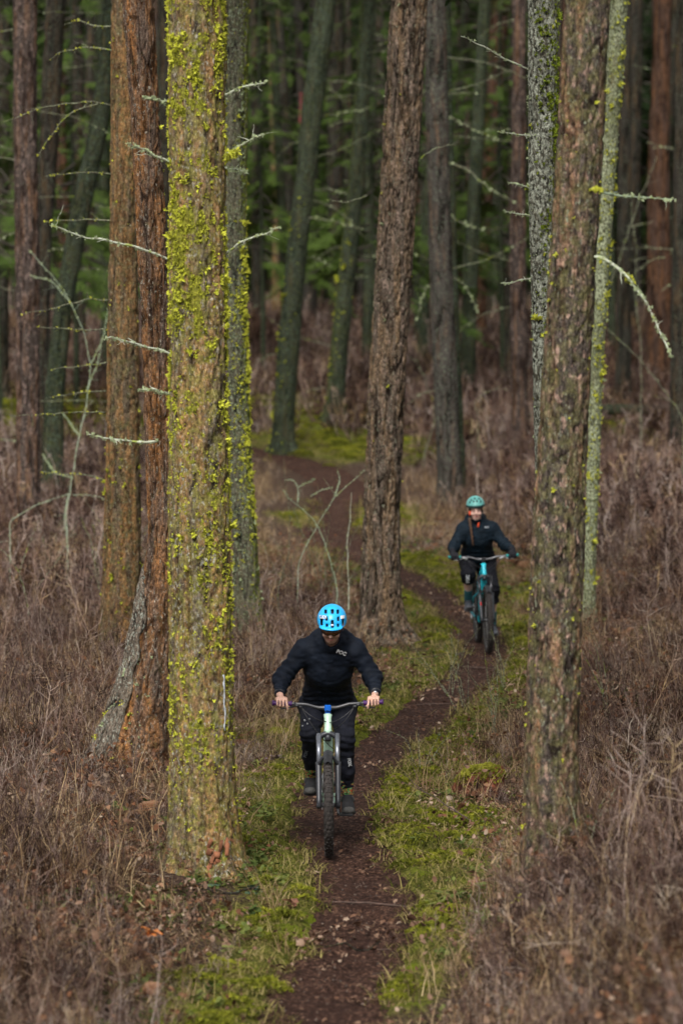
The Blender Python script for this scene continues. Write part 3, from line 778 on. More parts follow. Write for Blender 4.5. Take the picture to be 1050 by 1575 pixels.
# ================================================================== MIDDLE AND FAR TREES
def mid(label, spec, Y, kind, seed, nth=40, dz=.05, amp=.02, crown=3, crown_z=None, cat='tree', **k):
    zf = CZ + .082*Y
    return tree('conifer_tree', label, cat, spec, Y, kind, nth, dz, zf, amp, seed, crown=crown, crown_z=crown_z or zf + 1.8, ztop=max(22, zf+10), fx=9, fz=1.5, **k)
MID = []
def m_(*a, **k): MID.append(mid(*a, **k)); return MID[-1]
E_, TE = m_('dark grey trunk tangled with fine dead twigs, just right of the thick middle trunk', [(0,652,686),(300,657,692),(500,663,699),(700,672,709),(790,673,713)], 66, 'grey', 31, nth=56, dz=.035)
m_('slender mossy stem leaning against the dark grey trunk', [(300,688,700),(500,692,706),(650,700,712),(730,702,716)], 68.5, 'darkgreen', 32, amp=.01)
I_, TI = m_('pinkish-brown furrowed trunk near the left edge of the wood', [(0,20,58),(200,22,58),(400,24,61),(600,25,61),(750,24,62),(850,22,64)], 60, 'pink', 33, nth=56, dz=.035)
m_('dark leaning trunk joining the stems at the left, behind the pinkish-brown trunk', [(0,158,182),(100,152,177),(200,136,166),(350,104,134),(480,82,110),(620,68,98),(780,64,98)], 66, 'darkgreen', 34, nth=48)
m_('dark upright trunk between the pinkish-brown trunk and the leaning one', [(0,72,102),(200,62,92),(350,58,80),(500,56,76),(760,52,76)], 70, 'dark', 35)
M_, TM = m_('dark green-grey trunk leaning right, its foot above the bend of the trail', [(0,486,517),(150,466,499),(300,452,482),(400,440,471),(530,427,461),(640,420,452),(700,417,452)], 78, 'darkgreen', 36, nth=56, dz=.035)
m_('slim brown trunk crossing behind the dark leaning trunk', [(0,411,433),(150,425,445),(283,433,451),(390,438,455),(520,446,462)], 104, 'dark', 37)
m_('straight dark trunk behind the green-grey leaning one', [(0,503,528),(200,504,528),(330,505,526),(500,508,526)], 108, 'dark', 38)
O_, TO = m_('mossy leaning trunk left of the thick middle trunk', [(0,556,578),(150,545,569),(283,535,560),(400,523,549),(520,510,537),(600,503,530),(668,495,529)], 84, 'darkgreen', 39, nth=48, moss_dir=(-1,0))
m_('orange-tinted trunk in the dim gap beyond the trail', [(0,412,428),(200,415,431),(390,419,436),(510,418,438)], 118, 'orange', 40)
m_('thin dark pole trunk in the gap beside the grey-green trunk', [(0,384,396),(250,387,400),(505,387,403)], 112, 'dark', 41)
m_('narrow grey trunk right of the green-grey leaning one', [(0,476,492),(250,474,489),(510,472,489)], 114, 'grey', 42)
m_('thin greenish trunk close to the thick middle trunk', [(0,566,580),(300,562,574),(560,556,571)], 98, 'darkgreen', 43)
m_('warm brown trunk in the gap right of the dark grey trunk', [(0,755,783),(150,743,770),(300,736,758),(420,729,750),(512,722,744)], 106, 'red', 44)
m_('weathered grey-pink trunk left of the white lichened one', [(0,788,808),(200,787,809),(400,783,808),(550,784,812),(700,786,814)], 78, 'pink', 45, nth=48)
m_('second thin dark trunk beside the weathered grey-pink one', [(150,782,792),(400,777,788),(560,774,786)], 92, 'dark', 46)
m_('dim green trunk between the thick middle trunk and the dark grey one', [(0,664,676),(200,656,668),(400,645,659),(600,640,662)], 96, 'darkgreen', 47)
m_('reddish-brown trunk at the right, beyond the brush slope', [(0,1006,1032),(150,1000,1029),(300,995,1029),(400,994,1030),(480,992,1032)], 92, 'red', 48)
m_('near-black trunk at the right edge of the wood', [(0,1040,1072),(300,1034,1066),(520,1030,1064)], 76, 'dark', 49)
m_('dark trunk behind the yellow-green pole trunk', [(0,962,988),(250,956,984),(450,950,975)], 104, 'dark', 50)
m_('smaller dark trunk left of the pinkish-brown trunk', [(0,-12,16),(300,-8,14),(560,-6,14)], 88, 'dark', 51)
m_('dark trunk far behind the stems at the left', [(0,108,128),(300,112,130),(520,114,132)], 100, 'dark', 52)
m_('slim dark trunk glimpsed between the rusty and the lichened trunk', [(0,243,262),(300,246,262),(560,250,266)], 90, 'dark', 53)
moss_tufts(TM, M_, .3, 6.0, 240, .035, 61, dirs=(-1,-.3,.5), mat=M_moss)
moss_tufts(TO, O_, .3, 6.0, 240, .04, 62, dirs=(-1,-.3,.4), mat=M_moss)
br(E_, 66., [([(690,250),(720,262),(752,290),(790,310)], -.8), ([(690,420),(715,440),(735,480)], .5), ([(690,180),(730,200),(765,214)], .5), ([(665,430),(650,455),(640,490)], .4), ([(690,330),(712,345),(740,352)], .4)], .014, mat=M_deaddark, lich=24, lmat=M_palelichen, twigs=8, tuft=.04)
br(M_, 78., [([(470,190),(500,178),(540,172),(570,165)], .6), ([(445,400),(480,395),(510,410)], .5), ([(455,330),(500,338),(560,352)], -.5)], .014, mat=M_deaddark, lich=16, lmat=M_palelichen, twigs=8, tuft=.04)
br(TM and O_, 84., [([(540,300),(500,290),(470,296)], .5), ([(530,390),(570,395),(600,380)], .5)], .014, mat=M_deaddark, lich=16, twigs=8, tuft=.04)

rb_ = np.random.default_rng(77)
for root_, T_ in MID:
    sc_px = FPX/T_.Y; zb0 = T_.zb
    for _ in range(6 if T_.Y < 95 else 4):
        z_ = rb_.uniform(1.5, CZ+.078*T_.Y); x_, y_, r_ = T_.ax(z_); sgn = rb_.choice([-1, 1]); L_ = rb_.uniform(.25, 1.7); a_, b_ = pix(float(x_)+sgn*float(r_)*.7, T_.Y, z_)
        dx = sgn*L_*sc_px; dr_ = rb_.uniform(-.6, .6)*L_*sc_px
        dead_branch(root_, [(a_, b_), (a_+dx*.4, b_+dr_*.2), (a_+dx*.75, b_+dr_*.6+4), (a_+dx, b_+dr_+10)], T_.Y, .0085, rb_.uniform(-.5, .5), M_deaddark, seed=int(a_*3+b_), twigs=12, lich=5, lmat=M_palelichen, tuft=.03)
# further stems, each its own tree; trunk shapes shared
def far_trunk(seed, kind, h=24):
    r = np.random.default_rng(seed); z = np.linspace(-.4, h, 60); th = np.arange(18)/18*2*np.pi
    Z, Tt = np.meshgrid(z, th, indexing='ij'); R = .19*(1-.75*np.clip(Z/h, 0, 1)) + .09*np.exp(-np.clip(Z, 0, 9)/.3)
    bx = .35*np.sin(Z*.16+seed)*Z/h*1.5; f = np.clip(np.abs(vn(v3(np.cos(Tt)*2.4+seed*5, np.sin(Tt)*2.4, Z*1.2)))/.3, 0, 1)
    R = R + .02*(f-1); V = np.stack([bx + R*np.cos(Tt), R*np.sin(Tt), Z], -1).reshape(-1, 3)
    i = np.arange(59)[:, None]*18; j = np.arange(18)[None]; jn = (j+1) % 18
    return mesh_data('trunk_shape', V, np.stack([i+j, i+jn, i+18+jn, i+18+j], -1).reshape(-1, 4), [BK[kind]], {'h': f.ravel(), 'm': np.full(f.size, .5)})
FT = [far_trunk(1, 'dark'), far_trunk(2, 'grey'), far_trunk(3, 'darkgreen'), far_trunk(4, 'red'), far_trunk(5, 'pink')]
placed = [(t.Y, float(t.ax(t.zb)[0])) for _, t in MID]
rf = np.random.default_rng(21); nfar = 0; tries = 0
while nfar < 150 and tries < 4000:
    tries += 1
    Y = rf.uniform(84, 168); px = rf.uniform(-70, 1120); X = (px-525)/FPX*Y
    if any(abs(Y-a) < 5 and abs(X-b) < .8 for a, b in placed): continue
    if tdist(X, Y)[0] < 1.4 or (380 < px < 640 and Y < 96) or (Y < 92 and rf.uniform() < .6): continue
    placed.append((Y, X)); nfar += 1
    zb = float(H(X, Y)); k = rf.choice(5, p=[.35, .2, .25, .1, .1])
    o = thing('conifer_tree', 'slender dark tree among the dim stems at the back of the wood', 'tree', (X, Y, zb), 'conifers at the back of the wood')
    t = link('trunk', FT[k], o); s = rf.uniform(.4, 1.1); o.scale = (s, s, 1.0); o.rotation_euler = (rf.normal()*.02, rf.normal()*.03, rf.uniform(0, 6.28))
    cr = rf.choice(4, p=[.25, .25, .2, .3]); low = rf.uniform(9, 14) if Y < 128 else rf.uniform(3.0, 8)
    if Y < 128: cr = 3
    if Y < 128 and rf.uniform() < .85: continue
    c = link('crown', CR[cr], o, (0, 0, low)); c.scale = (1/s**.5, 1/s**.5, (26-low)/14)
# young shade-green conifers whose boughs hang into the gaps
for lab, px, py, Y, z0, sc, cv in [('young conifer with fresh green boughs left of the thick middle trunk', 575, 600, 90, 3.2, .62, 2), ('young conifer with green boughs in the gap right of the dark grey trunk', 772, 560, 92, 4.0, .55, 2),
        ('leafy young conifer behind the stems at the far left', 118, 560, 86, 3.4, .7, 2), ('young conifer filling the gap right of the grey-green trunk', 405, 520, 96, 2.9, .55, 2),
        ('young conifer with sweeping boughs behind the dark leaning trunk', 452, 520, 112, 4.2, .7, 2), ('young conifer at the far left edge of the wood', 0, 560, 80, 3.6, .6, 2),
        ('young conifer beside the dim green trunk in the middle gap', 640, 520, 100, 3.4, .6, 2), ('dark young conifer behind the yellow-green pole trunk', 975, 500, 112, 5.6, .8, 1), ('sparse young conifer left of the weathered grey-pink trunk', 715, 520, 98, 3.6, .55, 2)]:
    X = (px-525)/FPX*Y; zb = float(H(X, Y))
    o = thing('young_conifer', lab, 'tree', (X, Y, zb)); t = link('trunk', FT[2], o); t.scale = (.35, .35, .55)
    c = link('crown', CR[cv], o, (0, 0, max(z0-zb, 1.5)+1.3)); c.scale = (sc, sc, sc)

# far-off wood closing the view: one mass of whole trees
def tree_whole(seed):
    me = CR[seed % 3].copy(); return me
def instancer(name, P, rot, scl, idx, meshes, kind='stuff', mname=None):
    """many copies of a few shapes spread over points: for ground cover and the far wood only"""
    cc = bpy.data.collections.new(name + '_shapes')
    for k, me in enumerate(meshes):
        o = bpy.data.objects.new(f'{name}_shape_{k:02d}', me); cc.objects.link(o)
    me = bpy.data.meshes.new(name); me.vertices.add(len(P)); me.vertices.foreach_set('co', np.asarray(P, np.float32).ravel())
    a = me.attributes.new('rot', 'FLOAT_VECTOR', 'POINT'); a.data.foreach_set('vector', np.asarray(rot, np.float32).ravel())
    a = me.attributes.new('scl', 'FLOAT_VECTOR', 'POINT'); a.data.foreach_set('vector', np.asarray(scl, np.float32).ravel())
    a = me.attributes.new('idx', 'INT', 'POINT'); a.data.foreach_set('value', np.asarray(idx, np.int32))
    me.update(); o = link(name, me)
    ng = bpy.data.node_groups.new(name, 'GeometryNodeTree')
    ng.interface.new_socket('Geometry', in_out='INPUT', socket_type='NodeSocketGeometry'); ng.interface.new_socket('Geometry', in_out='OUTPUT', socket_type='NodeSocketGeometry')
    N = ng.nodes.new; gi = N('NodeGroupInput'); go = N('NodeGroupOutput'); ip = N('GeometryNodeInstanceOnPoints'); ci = N('GeometryNodeCollectionInfo')
    ci.inputs['Collection'].default_value = cc; ci.inputs['Separate Children'].default_value = True; ci.inputs['Reset Children'].default_value = True
    def na(n, t): x = N('GeometryNodeInputNamedAttribute'); x.data_type = t; x.inputs[0].default_value = n; return x.outputs[0]
    L = ng.links.new
    L(gi.outputs[0], ip.inputs['Points']); L(ci.outputs[0], ip.inputs['Instance']); ip.inputs['Pick Instance'].default_value = True
    L(na('idx', 'INT'), ip.inputs['Instance Index']); L(na('rot', 'FLOAT_VECTOR'), ip.inputs['Rotation']); L(na('scl', 'FLOAT_VECTOR'), ip.inputs['Scale'])
    L(ip.outputs[0], go.inputs[0])
    md = o.modifiers.new('spread', 'NODES'); md.node_group = ng
    tag(o, kind=kind); return o
def whole_tree_mesh(kind_trunk, crown, low):
    # trunk and crown in one mesh for the far mass
    a, b = FT[kind_trunk], CR[crown]
    def arr(me):
        V = np.empty(len(me.vertices)*3, np.float32); me.vertices.foreach_get('co', V); V = V.reshape(-1, 3)
        lv = np.empty(len(me.loops), np.int32); me.loops.foreach_get('vertex_index', lv)
        lt = np.empty(len(me.polygons), np.int32); me.polygons.foreach_get('loop_total', lt)
        mi = np.empty(len(me.polygons), np.int32); me.polygons.foreach_get('material_index', mi)
        st = np.r_[0, np.cumsum(lt)[:-1]]
        return V, [lv[(st[lt == q][:, None]+np.arange(q))] for q in (4, 3)], [mi[lt == q] for q in (4, 3)]
    Va, Fa, _ = arr(a); Vb, Fb, mb_ = arr(b)
    Vb = Vb*np.array([1, 1, (26-low)/15.]) + np.array([0, 0, low])
    F = []; mi = []
    for q in range(2):
        f = []; m = []
        if len(Fa[q]): f.append(Fa[q]); m.append(np.full(len(Fa[q]), 2))
        if len(Fb[q]): f.append(Fb[q]+len(Va)); m.append(mb_[q])
        if f: F.append(np.concatenate(f)); mi.append(np.concatenate(m))
    V = np.r_[Va, Vb]; h = np.zeros(len(V)); h[:len(Va)] = .7
    return mesh_data('far_tree', V, F, [b.materials[0], M_bough, a.materials[0]], {'h': h, 'm': h*0+.5}, smooth=False, mi=np.concatenate(mi))
FW = [whole_tree_mesh(0, 0, 3), whole_tree_mesh(2, 1, 5), whole_tree_mesh(3, 2, 4), whole_tree_mesh(1, 3, 2)]
P = []
while len(P) < 620:
    Y = rf.uniform(168, 330); X = rf.uniform(-1, 1)*(.14*Y+14)
    P.append((X, Y, float(H(X, Y))-.2))
# and the wood to either side, which shades the scene
n_far = len(P)
sd_ = np.random.default_rng(9)
while len(P) < n_far + 90:
    Y = sd_.uniform(-25, 165); w = .125*abs(Y)+(3.6 if Y < 22 else 4.4 if Y < 55 else 17); X = sd_.choice([-1, 1])*(w + sd_.uniform(0, 22))
    P.append((X, Y, float(H(X, Y))-.2))
n = len(P)
instancer('far_off_wood', P[:n_far], np.c_[np.zeros(n_far), np.zeros(n_far), rf.uniform(0, 6.28, n_far)], np.c_[rf.uniform(.9, 1.3, (n_far, 1)).repeat(2, 1), rf.uniform(.8, 1.2, n_far)], rf.integers(0, 4, n_far), FW)
q = n-n_far
instancer('surrounding_wood', P[n_far:], np.c_[np.zeros(q), np.zeros(q), rf.uniform(0, 6.28, q)], np.c_[rf.uniform(.9, 1.3, (q, 1)).repeat(2, 1), rf.uniform(.8, 1.2, q)], rf.integers(0, 4, q), FW)
# ================================================================== SIGNED-DISTANCE MODELLING FOR BODIES AND CLOTHES
class Field:
    def __init__(s, lo, hi, h):
        s.lo = np.array(lo, float); s.h = h; s.n = np.ceil((np.array(hi)-s.lo)/h).astype(int)+1
        s.F = np.full(s.n, .3, np.float32)
    def win(s, lo, hi):
        a = np.clip(np.floor((np.array(lo)-s.lo)/s.h).astype(int), 0, s.n); b = np.clip(np.ceil((np.array(hi)-s.lo)/s.h).astype(int)+1, 0, s.n)
        sl = tuple(slice(x, y) for x, y in zip(a, b))
        g = np.stack(np.meshgrid(*[s.lo[i]+s.h*np.arange(a[i], b[i]) for i in range(3)], indexing='ij'), -1)
        return sl, g
    @staticmethod
    def smin(a, b, k):
        if k <= 0: return np.minimum(a, b)
        h = np.clip(.5+.5*(b-a)/k, 0, 1); return b*(1-h)+a*h - k*h*(1-h)
    def add(s, f, lo, hi, k=.0, sub=False):
        pad = k + 4*s.h; sl, g = s.win(np.array(lo)-pad, np.array(hi)+pad)
        if g.size == 0: return s
        d = f(g).astype(np.float32)
        s.F[sl] = s.smin(s.F[sl], d, k) if not sub else -s.smin(-s.F[sl], d, k)
        return s
    def cone(s, a, b, ra, rb, k=.02, sub=False):
        a = np.array(a, float); b = np.array(b, float); ab = b-a; L = max(ab@ab, 1e-9)
        def f(p):
            t = np.clip(((p-a)@ab)/L, 0, 1); return np.linalg.norm(p-a-t[..., None]*ab, axis=-1) - (ra+(rb-ra)*t)
        r = max(ra, rb); return s.add(f, np.minimum(a, b)-r, np.maximum(a, b)+r, k, sub)
    def chain(s, P, R, k=.02):
        for i in range(len(P)-1): s.cone(P[i], P[i+1], R[i], R[i+1], k)
        return s
    def ell(s, c, r, k=.02, R=None, sub=False):
        c = np.array(c, float); r = np.array(r, float); R = np.eye(3) if R is None else np.array(R)
        def f(p):
            q = (p-c)@R; k0 = np.linalg.norm(q/r, axis=-1); k1 = np.linalg.norm(q/(r*r), axis=-1)
            return np.where(k1 > 1e-6, k0*(k0-1)/np.maximum(k1, 1e-6), -r.min())
        m = r.max(); return s.add(f, c-m, c+m, k, sub)
    def box(s, c, hh, rr=.0, k=.0, R=None, sub=False):
        c = np.array(c, float); hh = np.array(hh, float); R = np.eye(3) if R is None else np.array(R)
        def f(p):
            q = np.abs((p-c)@R) - hh + rr; return np.linalg.norm(np.maximum(q, 0), axis=-1) + np.minimum(q.max(-1), 0) - rr
        m = np.linalg.norm(hh); return s.add(f, c-m, c+m, k, sub)
    def cut(s, p, nrm, k=0.0):
        """keep the side the normal points away from"""
        sl, g = s.win(s.lo, s.lo+s.h*s.n); nrm = np.array(nrm, float); nrm /= np.linalg.norm(nrm)
        s.F = np.maximum(s.F, ((g-np.array(p))@nrm).astype(np.float32)); return s
    def wrinkle(s, f):
        sl, g = s.win(s.lo, s.lo+s.h*s.n); m = np.abs(s.F) < .04
        s.F[m] += f(g[m]).astype(np.float32); return s
    def mesh(s):
        F = s.F.copy(); F[0] = F[-1] = .1; F[:, 0] = F[:, -1] = .1; F[:, :, 0] = F[:, :, -1] = .1
        I = F < 0; nx, ny, nz = F.shape
        c = np.zeros((nx-1, ny-1, nz-1), np.int8)
        for dx in (0, 1):
            for dy in (0, 1):
                for dz in (0, 1): c += I[dx:nx-1+dx, dy:ny-1+dy, dz:nz-1+dz]
        cells = np.argwhere((c > 0) & (c < 8)); idx = np.full(c.shape, -1, np.int64); idx[tuple(cells.T)] = np.arange(len(cells))
        S = np.zeros((len(cells), 3)); W = np.zeros(len(cells)); corners = [(a, b, d) for a in (0, 1) for b in (0, 1) for d in (0, 1)]
        for ca in corners:
            for ax in range(3):
                if ca[ax]: continue
                cb = list(ca); cb[ax] = 1
                fa = F[tuple((cells+ca).T)]; fb = F[tuple((cells+cb).T)]; m = (fa < 0) != (fb < 0)
                t = np.where(m, fa/np.where(m, fa-fb, 1), 0)
                p = np.array(ca)[None] + t[:, None]*(np.array(cb)-np.array(ca)); S[m] += p[m]; W[m] += 1
        V = s.lo + s.h*(cells + S/W[:, None]); Q = []
        for ax in range(3):
            o1, o2 = [(1, 2), (2, 0), (0, 1)][ax]
            sh = [slice(None)]*3; A = np.take(I, np.arange(F.shape[ax]-1), ax); B = np.take(I, np.arange(1, F.shape[ax]), ax)
            e = np.argwhere(A != B)
            u = np.zeros(3, int); u[o1] = 1; w = np.zeros(3, int); w[o2] = 1
            q = np.stack([idx[tuple((e-u-w).T)], idx[tuple((e-w).T)], idx[tuple(e.T)], idx[tuple((e-u).T)]], 1)
            fl = A[tuple(e.T)]; q = np.where(fl[:, None], q, q[:, ::-1]); Q.append(q)
        return V, np.concatenate(Q)

M_skin = None
def skin_mat(name, base, stub):
    m, nt, p = new_mat(name); g = NT(nt); v = g.coord()
    c = g.ramp(g.noise(v, 40, 3), [(.3, tuple(x*.88 for x in base)), (.7, tuple(min(1, x*1.1) for x in base))])
    c = g.mix(g.attr('beard').outputs['Fac'], c, stub); c = g.mix(g.attr('lips').outputs['Fac'], c, (.42, .13, .12)); c = g.mix(g.attr('dark').outputs['Fac'], c, (.04, .025, .02))
    g.L(c, p.inputs['Base Color']); p.inputs['Roughness'].default_value = .5; p.inputs['Subsurface Weight'].default_value = .08; p.inputs['Subsurface Radius'].default_value = (.02, .008, .004)
    return m
def cloth(name, c, rough=.7, sheen=.1, var=.15):
    m = plain(name, c, .78, var=.3, sc=14, spec=.2, bump=.3, bsc=500); return m

def text_mesh(txt, size, mat, name, parent, M, depth=.001, bold=.0):
    cu = bpy.data.curves.new('lettering', 'FONT'); cu.body = txt; cu.size = size; cu.extrude = depth; cu.align_x = 'CENTER'; cu.align_y = 'CENTER'; cu.offset = bold
    t = bpy.data.objects.new('lettering', cu); me = bpy.data.meshes.new_from_object(t); bpy.data.objects.remove(t)
    me.transform(M); me.materials.clear(); me.materials.append(mat); return link(name, me, parent)
def face_front(loc, yaw=0, pitch=0, roll=0):
    """text plane facing -Y"""
    return Matrix.Translation(loc) @ Euler((math.pi/2+pitch, roll, yaw), 'XYZ').to_matrix().to_4x4()

# ------------------------------------------------------------------ bicycle (own axes: front tyre meets the ground at 0,0,0; the bicycle runs back along +Y)
WR = .368
def bicycle(label, loc, yaw, lean, c, steer=0.0, slope=0.0):
    root = thing('mountain_bike', label, 'bicycle', loc); root.rotation_euler = Euler((slope, lean, yaw), 'XYZ')
    ST = np.array([0, .42262, .90631]); ax = np.array([0, 0, WR])
    def wheel(cy, name):
        w = bpy.data.objects.new(name, None)
        # tyre with knobs
        mb = MB(); n, m = 84, 12; R0 = WR-.034; rr = .032
        A = np.arange(n)/n*2*np.pi; B = np.arange(m)/m*2*np.pi
        V = np.array([((rr*1.0)*math.sin(b), (R0+rr*math.cos(b))*math.sin(a), (R0+rr*math.cos(b))*math.cos(a)) for a in A for b in B])
        i = np.arange(n)[:, None]*m; i2 = ((np.arange(n)+1) % n)[:, None]*m; j = np.arange(m)[None]; jn = (j+1) % m
        mb.add(V, np.stack([i+j, i+jn, i2+jn, i2+j], -1).reshape(-1, 4))
        for k in range(70):
            a = k/70*2*np.pi
            for (b, w_, l_) in (((-.28, .0055, .0075), (.28, .0055, .0075)) if k % 2 else ((0, .0075, .006),)) if False else ([(-.30,.0065,.0075),(.30,.0065,.0075)] if k % 2 else [(0,.007,.0065),(-.85,.006,.0085),(.85,.006,.0085)]):
                rad = np.array([math.sin(b), math.cos(b)*math.sin(a), math.cos(b)*math.cos(a)]); tn = np.array([0, math.cos(a), -math.sin(a)]); si = np.cross(rad, tn)
                p = np.array([0, R0*math.sin(a), R0*math.cos(a)]) + rad*(rr+.0015)
                mb.box(p, (w_, l_, .0052), np.stack([si, tn, rad], -1))
        V, F, _ = mb.get(); ty = mobj(name, V + np.array([0, cy, WR]), F, c['tyre'], root, smooth=False)
        w = ty
        r = MB(); q = np.linspace(0, 2*np.pi, 49)
        for x in (-.014, .014): r.tube(np.stack([0*q+x, (R0-.022)*np.sin(q)+cy, (R0-.022)*np.cos(q)+WR], 1), .008, 6, caps=False)
        r.build('rim', c['rim'], w)
        s = MB()
        for k in range(28):
            a = k/28*2*np.pi; x = .022*(1 if k % 2 else -1); s.tube([[x, cy+.02*math.sin(a+.8), WR+.02*math.cos(a+.8)], [0, cy+(R0-.025)*math.sin(a), WR+(R0-.025)*math.cos(a)]], .0011, 3, caps=False)
        tag(s.build('spoke', c['steel'], w), kind='stuff')
        hb = MB(); hb.tube([[-.05, cy, WR], [-.03, cy, WR], [.03, cy, WR], [.05, cy, WR]], [.012, .022, .022, .012], 12); hb.build('hub', c['black'], w)
        d = MB(); d.tube([[.034, cy, WR], [.0362, cy, WR]], .09, 28); d.build('brake_disc', c['steel'], w)
        if c.get('valve') and cy == 0: pass
        return w
    wheel(0, 'front_wheel'); wheel(1.20, 'rear_wheel')
    crown = ax + ST*.530 + np.array([0, .044*.906, -.044*.4226]); axs = crown
    htb = axs + ST*.02; htt = axs + ST*.165
    # fork
    f = MB()
    for sx in (-1, 1):
        lo_ = ax + np.array([sx*.068, 0, 0]); mid_ = lo_ + ST*.32 + np.array([0, .012, 0])
        f.tube([lo_ - ST*.02, lo_ + ST*.04, mid_ - ST*.02, mid_], [.018, .017, .023, .024], 14)
        f.tube([lo_ + np.array([sx*.016, 0, 0]), lo_ - np.array([sx*.014, 0, 0])], .017, 12)
    q = np.linspace(-1, 1, 13); top = ax + ST*.33
    f.tube(np.stack([q*.068, top[1]-.012-.03*(1-q*q), top[2]+.075*(1-np.abs(q)**2.6)-.03], 1), .012, 8)
    fk = f.build('fork_lowers', c['fork'], root)
    f = MB()
    for sx in (-1, 1):
        a = ax + np.array([sx*.066, .012, 0]) + ST*.31; f.tube([a, a + ST*.225 + np.array([0, .028, -.005])], .0172, 14)
    f.build('fork_stanchion', c['stanchion'], root)
    f = MB(); q = np.linspace(-1, 1, 15)
    C = np.stack([q*.066, crown[1]-.0+0*q, crown[2] + .035*(1-np.abs(q)**2)-.012], 1); f.tube(C, .020, 10); f.tube([crown-ST*.03, htb], .022, 12)
    for sx in (-1, 1): f.tube([C[0 if sx < 0 else -1]-ST*.03, C[0 if sx < 0 else -1]+ST*.018], .0225, 12)
    f.build('fork_crown', c['fork'], root)
    # fender tucked under the arch
    f = MB(); q = np.linspace(-.55, .9, 12); 
    for k in range(11):
        a = q[k]; b = q[k+1]; g0 = []
        for aa in (a, b): g0 += [(-.035*(1-.4*abs(aa)), math.sin(aa)*(WR+.018), WR+math.cos(aa)*(WR+.018)-.008), (0, math.sin(aa)*(WR+.026), WR+math.cos(aa)*(WR+.026)), (.035*(1-.4*abs(aa)), math.sin(aa)*(WR+.018), WR+math.cos(aa)*(WR+.018)-.008)]
        up = np.array(g0)*np.array([1, 1, 1]) ; f.add(np.r_[up, up+np.array([0, 0, .003])], [(0,1,4,3),(1,2,5,4),(6,9,10,7),(7,10,11,8),(0,3,9,6),(2,8,11,5)])
    f.build('mudguard', c['black'], root)
    # frame
    bb = np.array([0, .775, .30]); sc_ = np.array([0, 1.20, WR]); st_top = np.array([0, .97, .74])
    fr = MB(); fr.tube([htb, htb+ST*.03, htt-ST*.03, htt], [.032, .026, .026, .031], 16)
    fr.tube([htb+ST*.02+np.array([0, .01, 0]), (htb+bb)/2+np.array([0, -.01, .01]), bb], [.030, .036, .034], 14)
    fr.tube([htt-ST*.03+np.array([0, .01, 0]), (htt+st_top)/2+np.array([0, .02, -.03]), st_top-np.array([0, .03, .10])], [.024, .022, .019], 12)
    fr.tube([bb, st_top], [.024, .018], 12); fr.tube([bb-np.array([.045, 0, 0]), bb+np.array([.045, 0, 0])], .025, 14)
    fr.build('frame', c['frame'], root)
    rr_ = MB()
    for sx in (-1, 1):
        rr_.tube([bb+np.array([sx*.025, .05, .03]), bb+np.array([sx*.055, .14, .03]), sc_+np.array([sx*.075, -.02, 0])], [.014, .013, .012], 10)
        rr_.tube([sc_+np.array([sx*.075, -.01, .01]), sc_+np.array([sx*.055, -.17, .18]), st_top+np.array([sx*.02, -.05, -.14])], [.011, .011, .012], 10)
    rr_.build('rear_triangle', c['rear'], root)
    sh = MB(); a = np.array([0, .60, .62]); b = np.array([0, .88, .54]); sh.tube([a, a+(b-a)*.55, a+(b-a)*.56, b], [.022, .022, .012, .012], 12); sh.build('shock', c['shock'], root)
    sp = MB(); sp.tube([st_top-np.array([0, .01, .05]), st_top+np.array([0, .045, .14])], .0155, 12); sp.build('seatpost', c['black'], root)
    F = Field((-.09, .84, .84), (.09, 1.17, .96), .006); sd0 = st_top+np.array([0, .05, .165])
    F.cone(sd0+np.array([0, -.13, .0]), sd0+np.array([0, .02, 0]), .018, .03, .03); F.ell(sd0+np.array([0, .10, .008]), (.068, .075, .022), .04); V, Q = F.mesh(); mobj('saddle', V, Q, c['black'], root)
    # bar, stem, grips, levers, cables
    bc = htt + ST*.050 + np.array([0, -.045, .008])
    sm = MB(); sm.tube([htt, htt+ST*.066], .021, 14); sm.rbox((htt+ST*.045+bc)/2, (.017, .026, .015), .005)
    sm.rbox(bc+np.array([0, -.004, 0]), (.024, .019, .020), .006)
    for sx in (-1, 1):
        for sz in (-1, 1): sm.tube([bc+np.array([sx*.018, -.018, sz*.015]), bc+np.array([sx*.018, -.026, sz*.015])], .0035, 8)
    s_o = sm.build('stem', c['stem'], root, smooth=False)
    def barp(x):
        a = abs(x); rise = .024*sstep(.045, .17, a); return np.array([x, bc[1]+.045*max(0, a-.06)**1.15, bc[2]+rise+.045*max(0, a-.12)])
    xs = np.linspace(-.385, .385, 61); bar = MB(); bar.tube([barp(x) for x in xs], [.0115+.0045*math.exp(-(x/.055)**2) for x in xs], 12); hb_ = bar.build('handlebar', c['bar'], root)
    for sx in (-1, 1):
        g_ = MB(); gx_ = np.linspace(.262, .392, 24)*sx; g_.tube([barp(x) for x in gx_], [.0158+.0012*(k % 2) for k in range(24)], 14)
        for x in (.262, .392): g_.tube([barp(sx*(x-.006)), barp(sx*(x+.006))], .0205, 14)
        g_.build('grip', c['grip'], root)
        lv = MB(); p0 = barp(sx*.235); lv.tube([p0, p0+np.array([0, -.02, -.008]), p0+np.array([-sx*.03, -.032, -.012])], [.012, .011, .010], 10)
        lv.tube([p0+np.array([sx*.0, -.030, -.012]), p0+np.array([sx*.04, -.048, -.022]), p0+np.array([sx*.105, -.048, -.030])], [.006, .0045, .0045], 8)
        lv.rbox(p0+np.array([-sx*.035, -.01, -.022]), (.020, .014, .011), .004)
        lv.build('brake_lever', c['lever'], root)
    cb = MB()
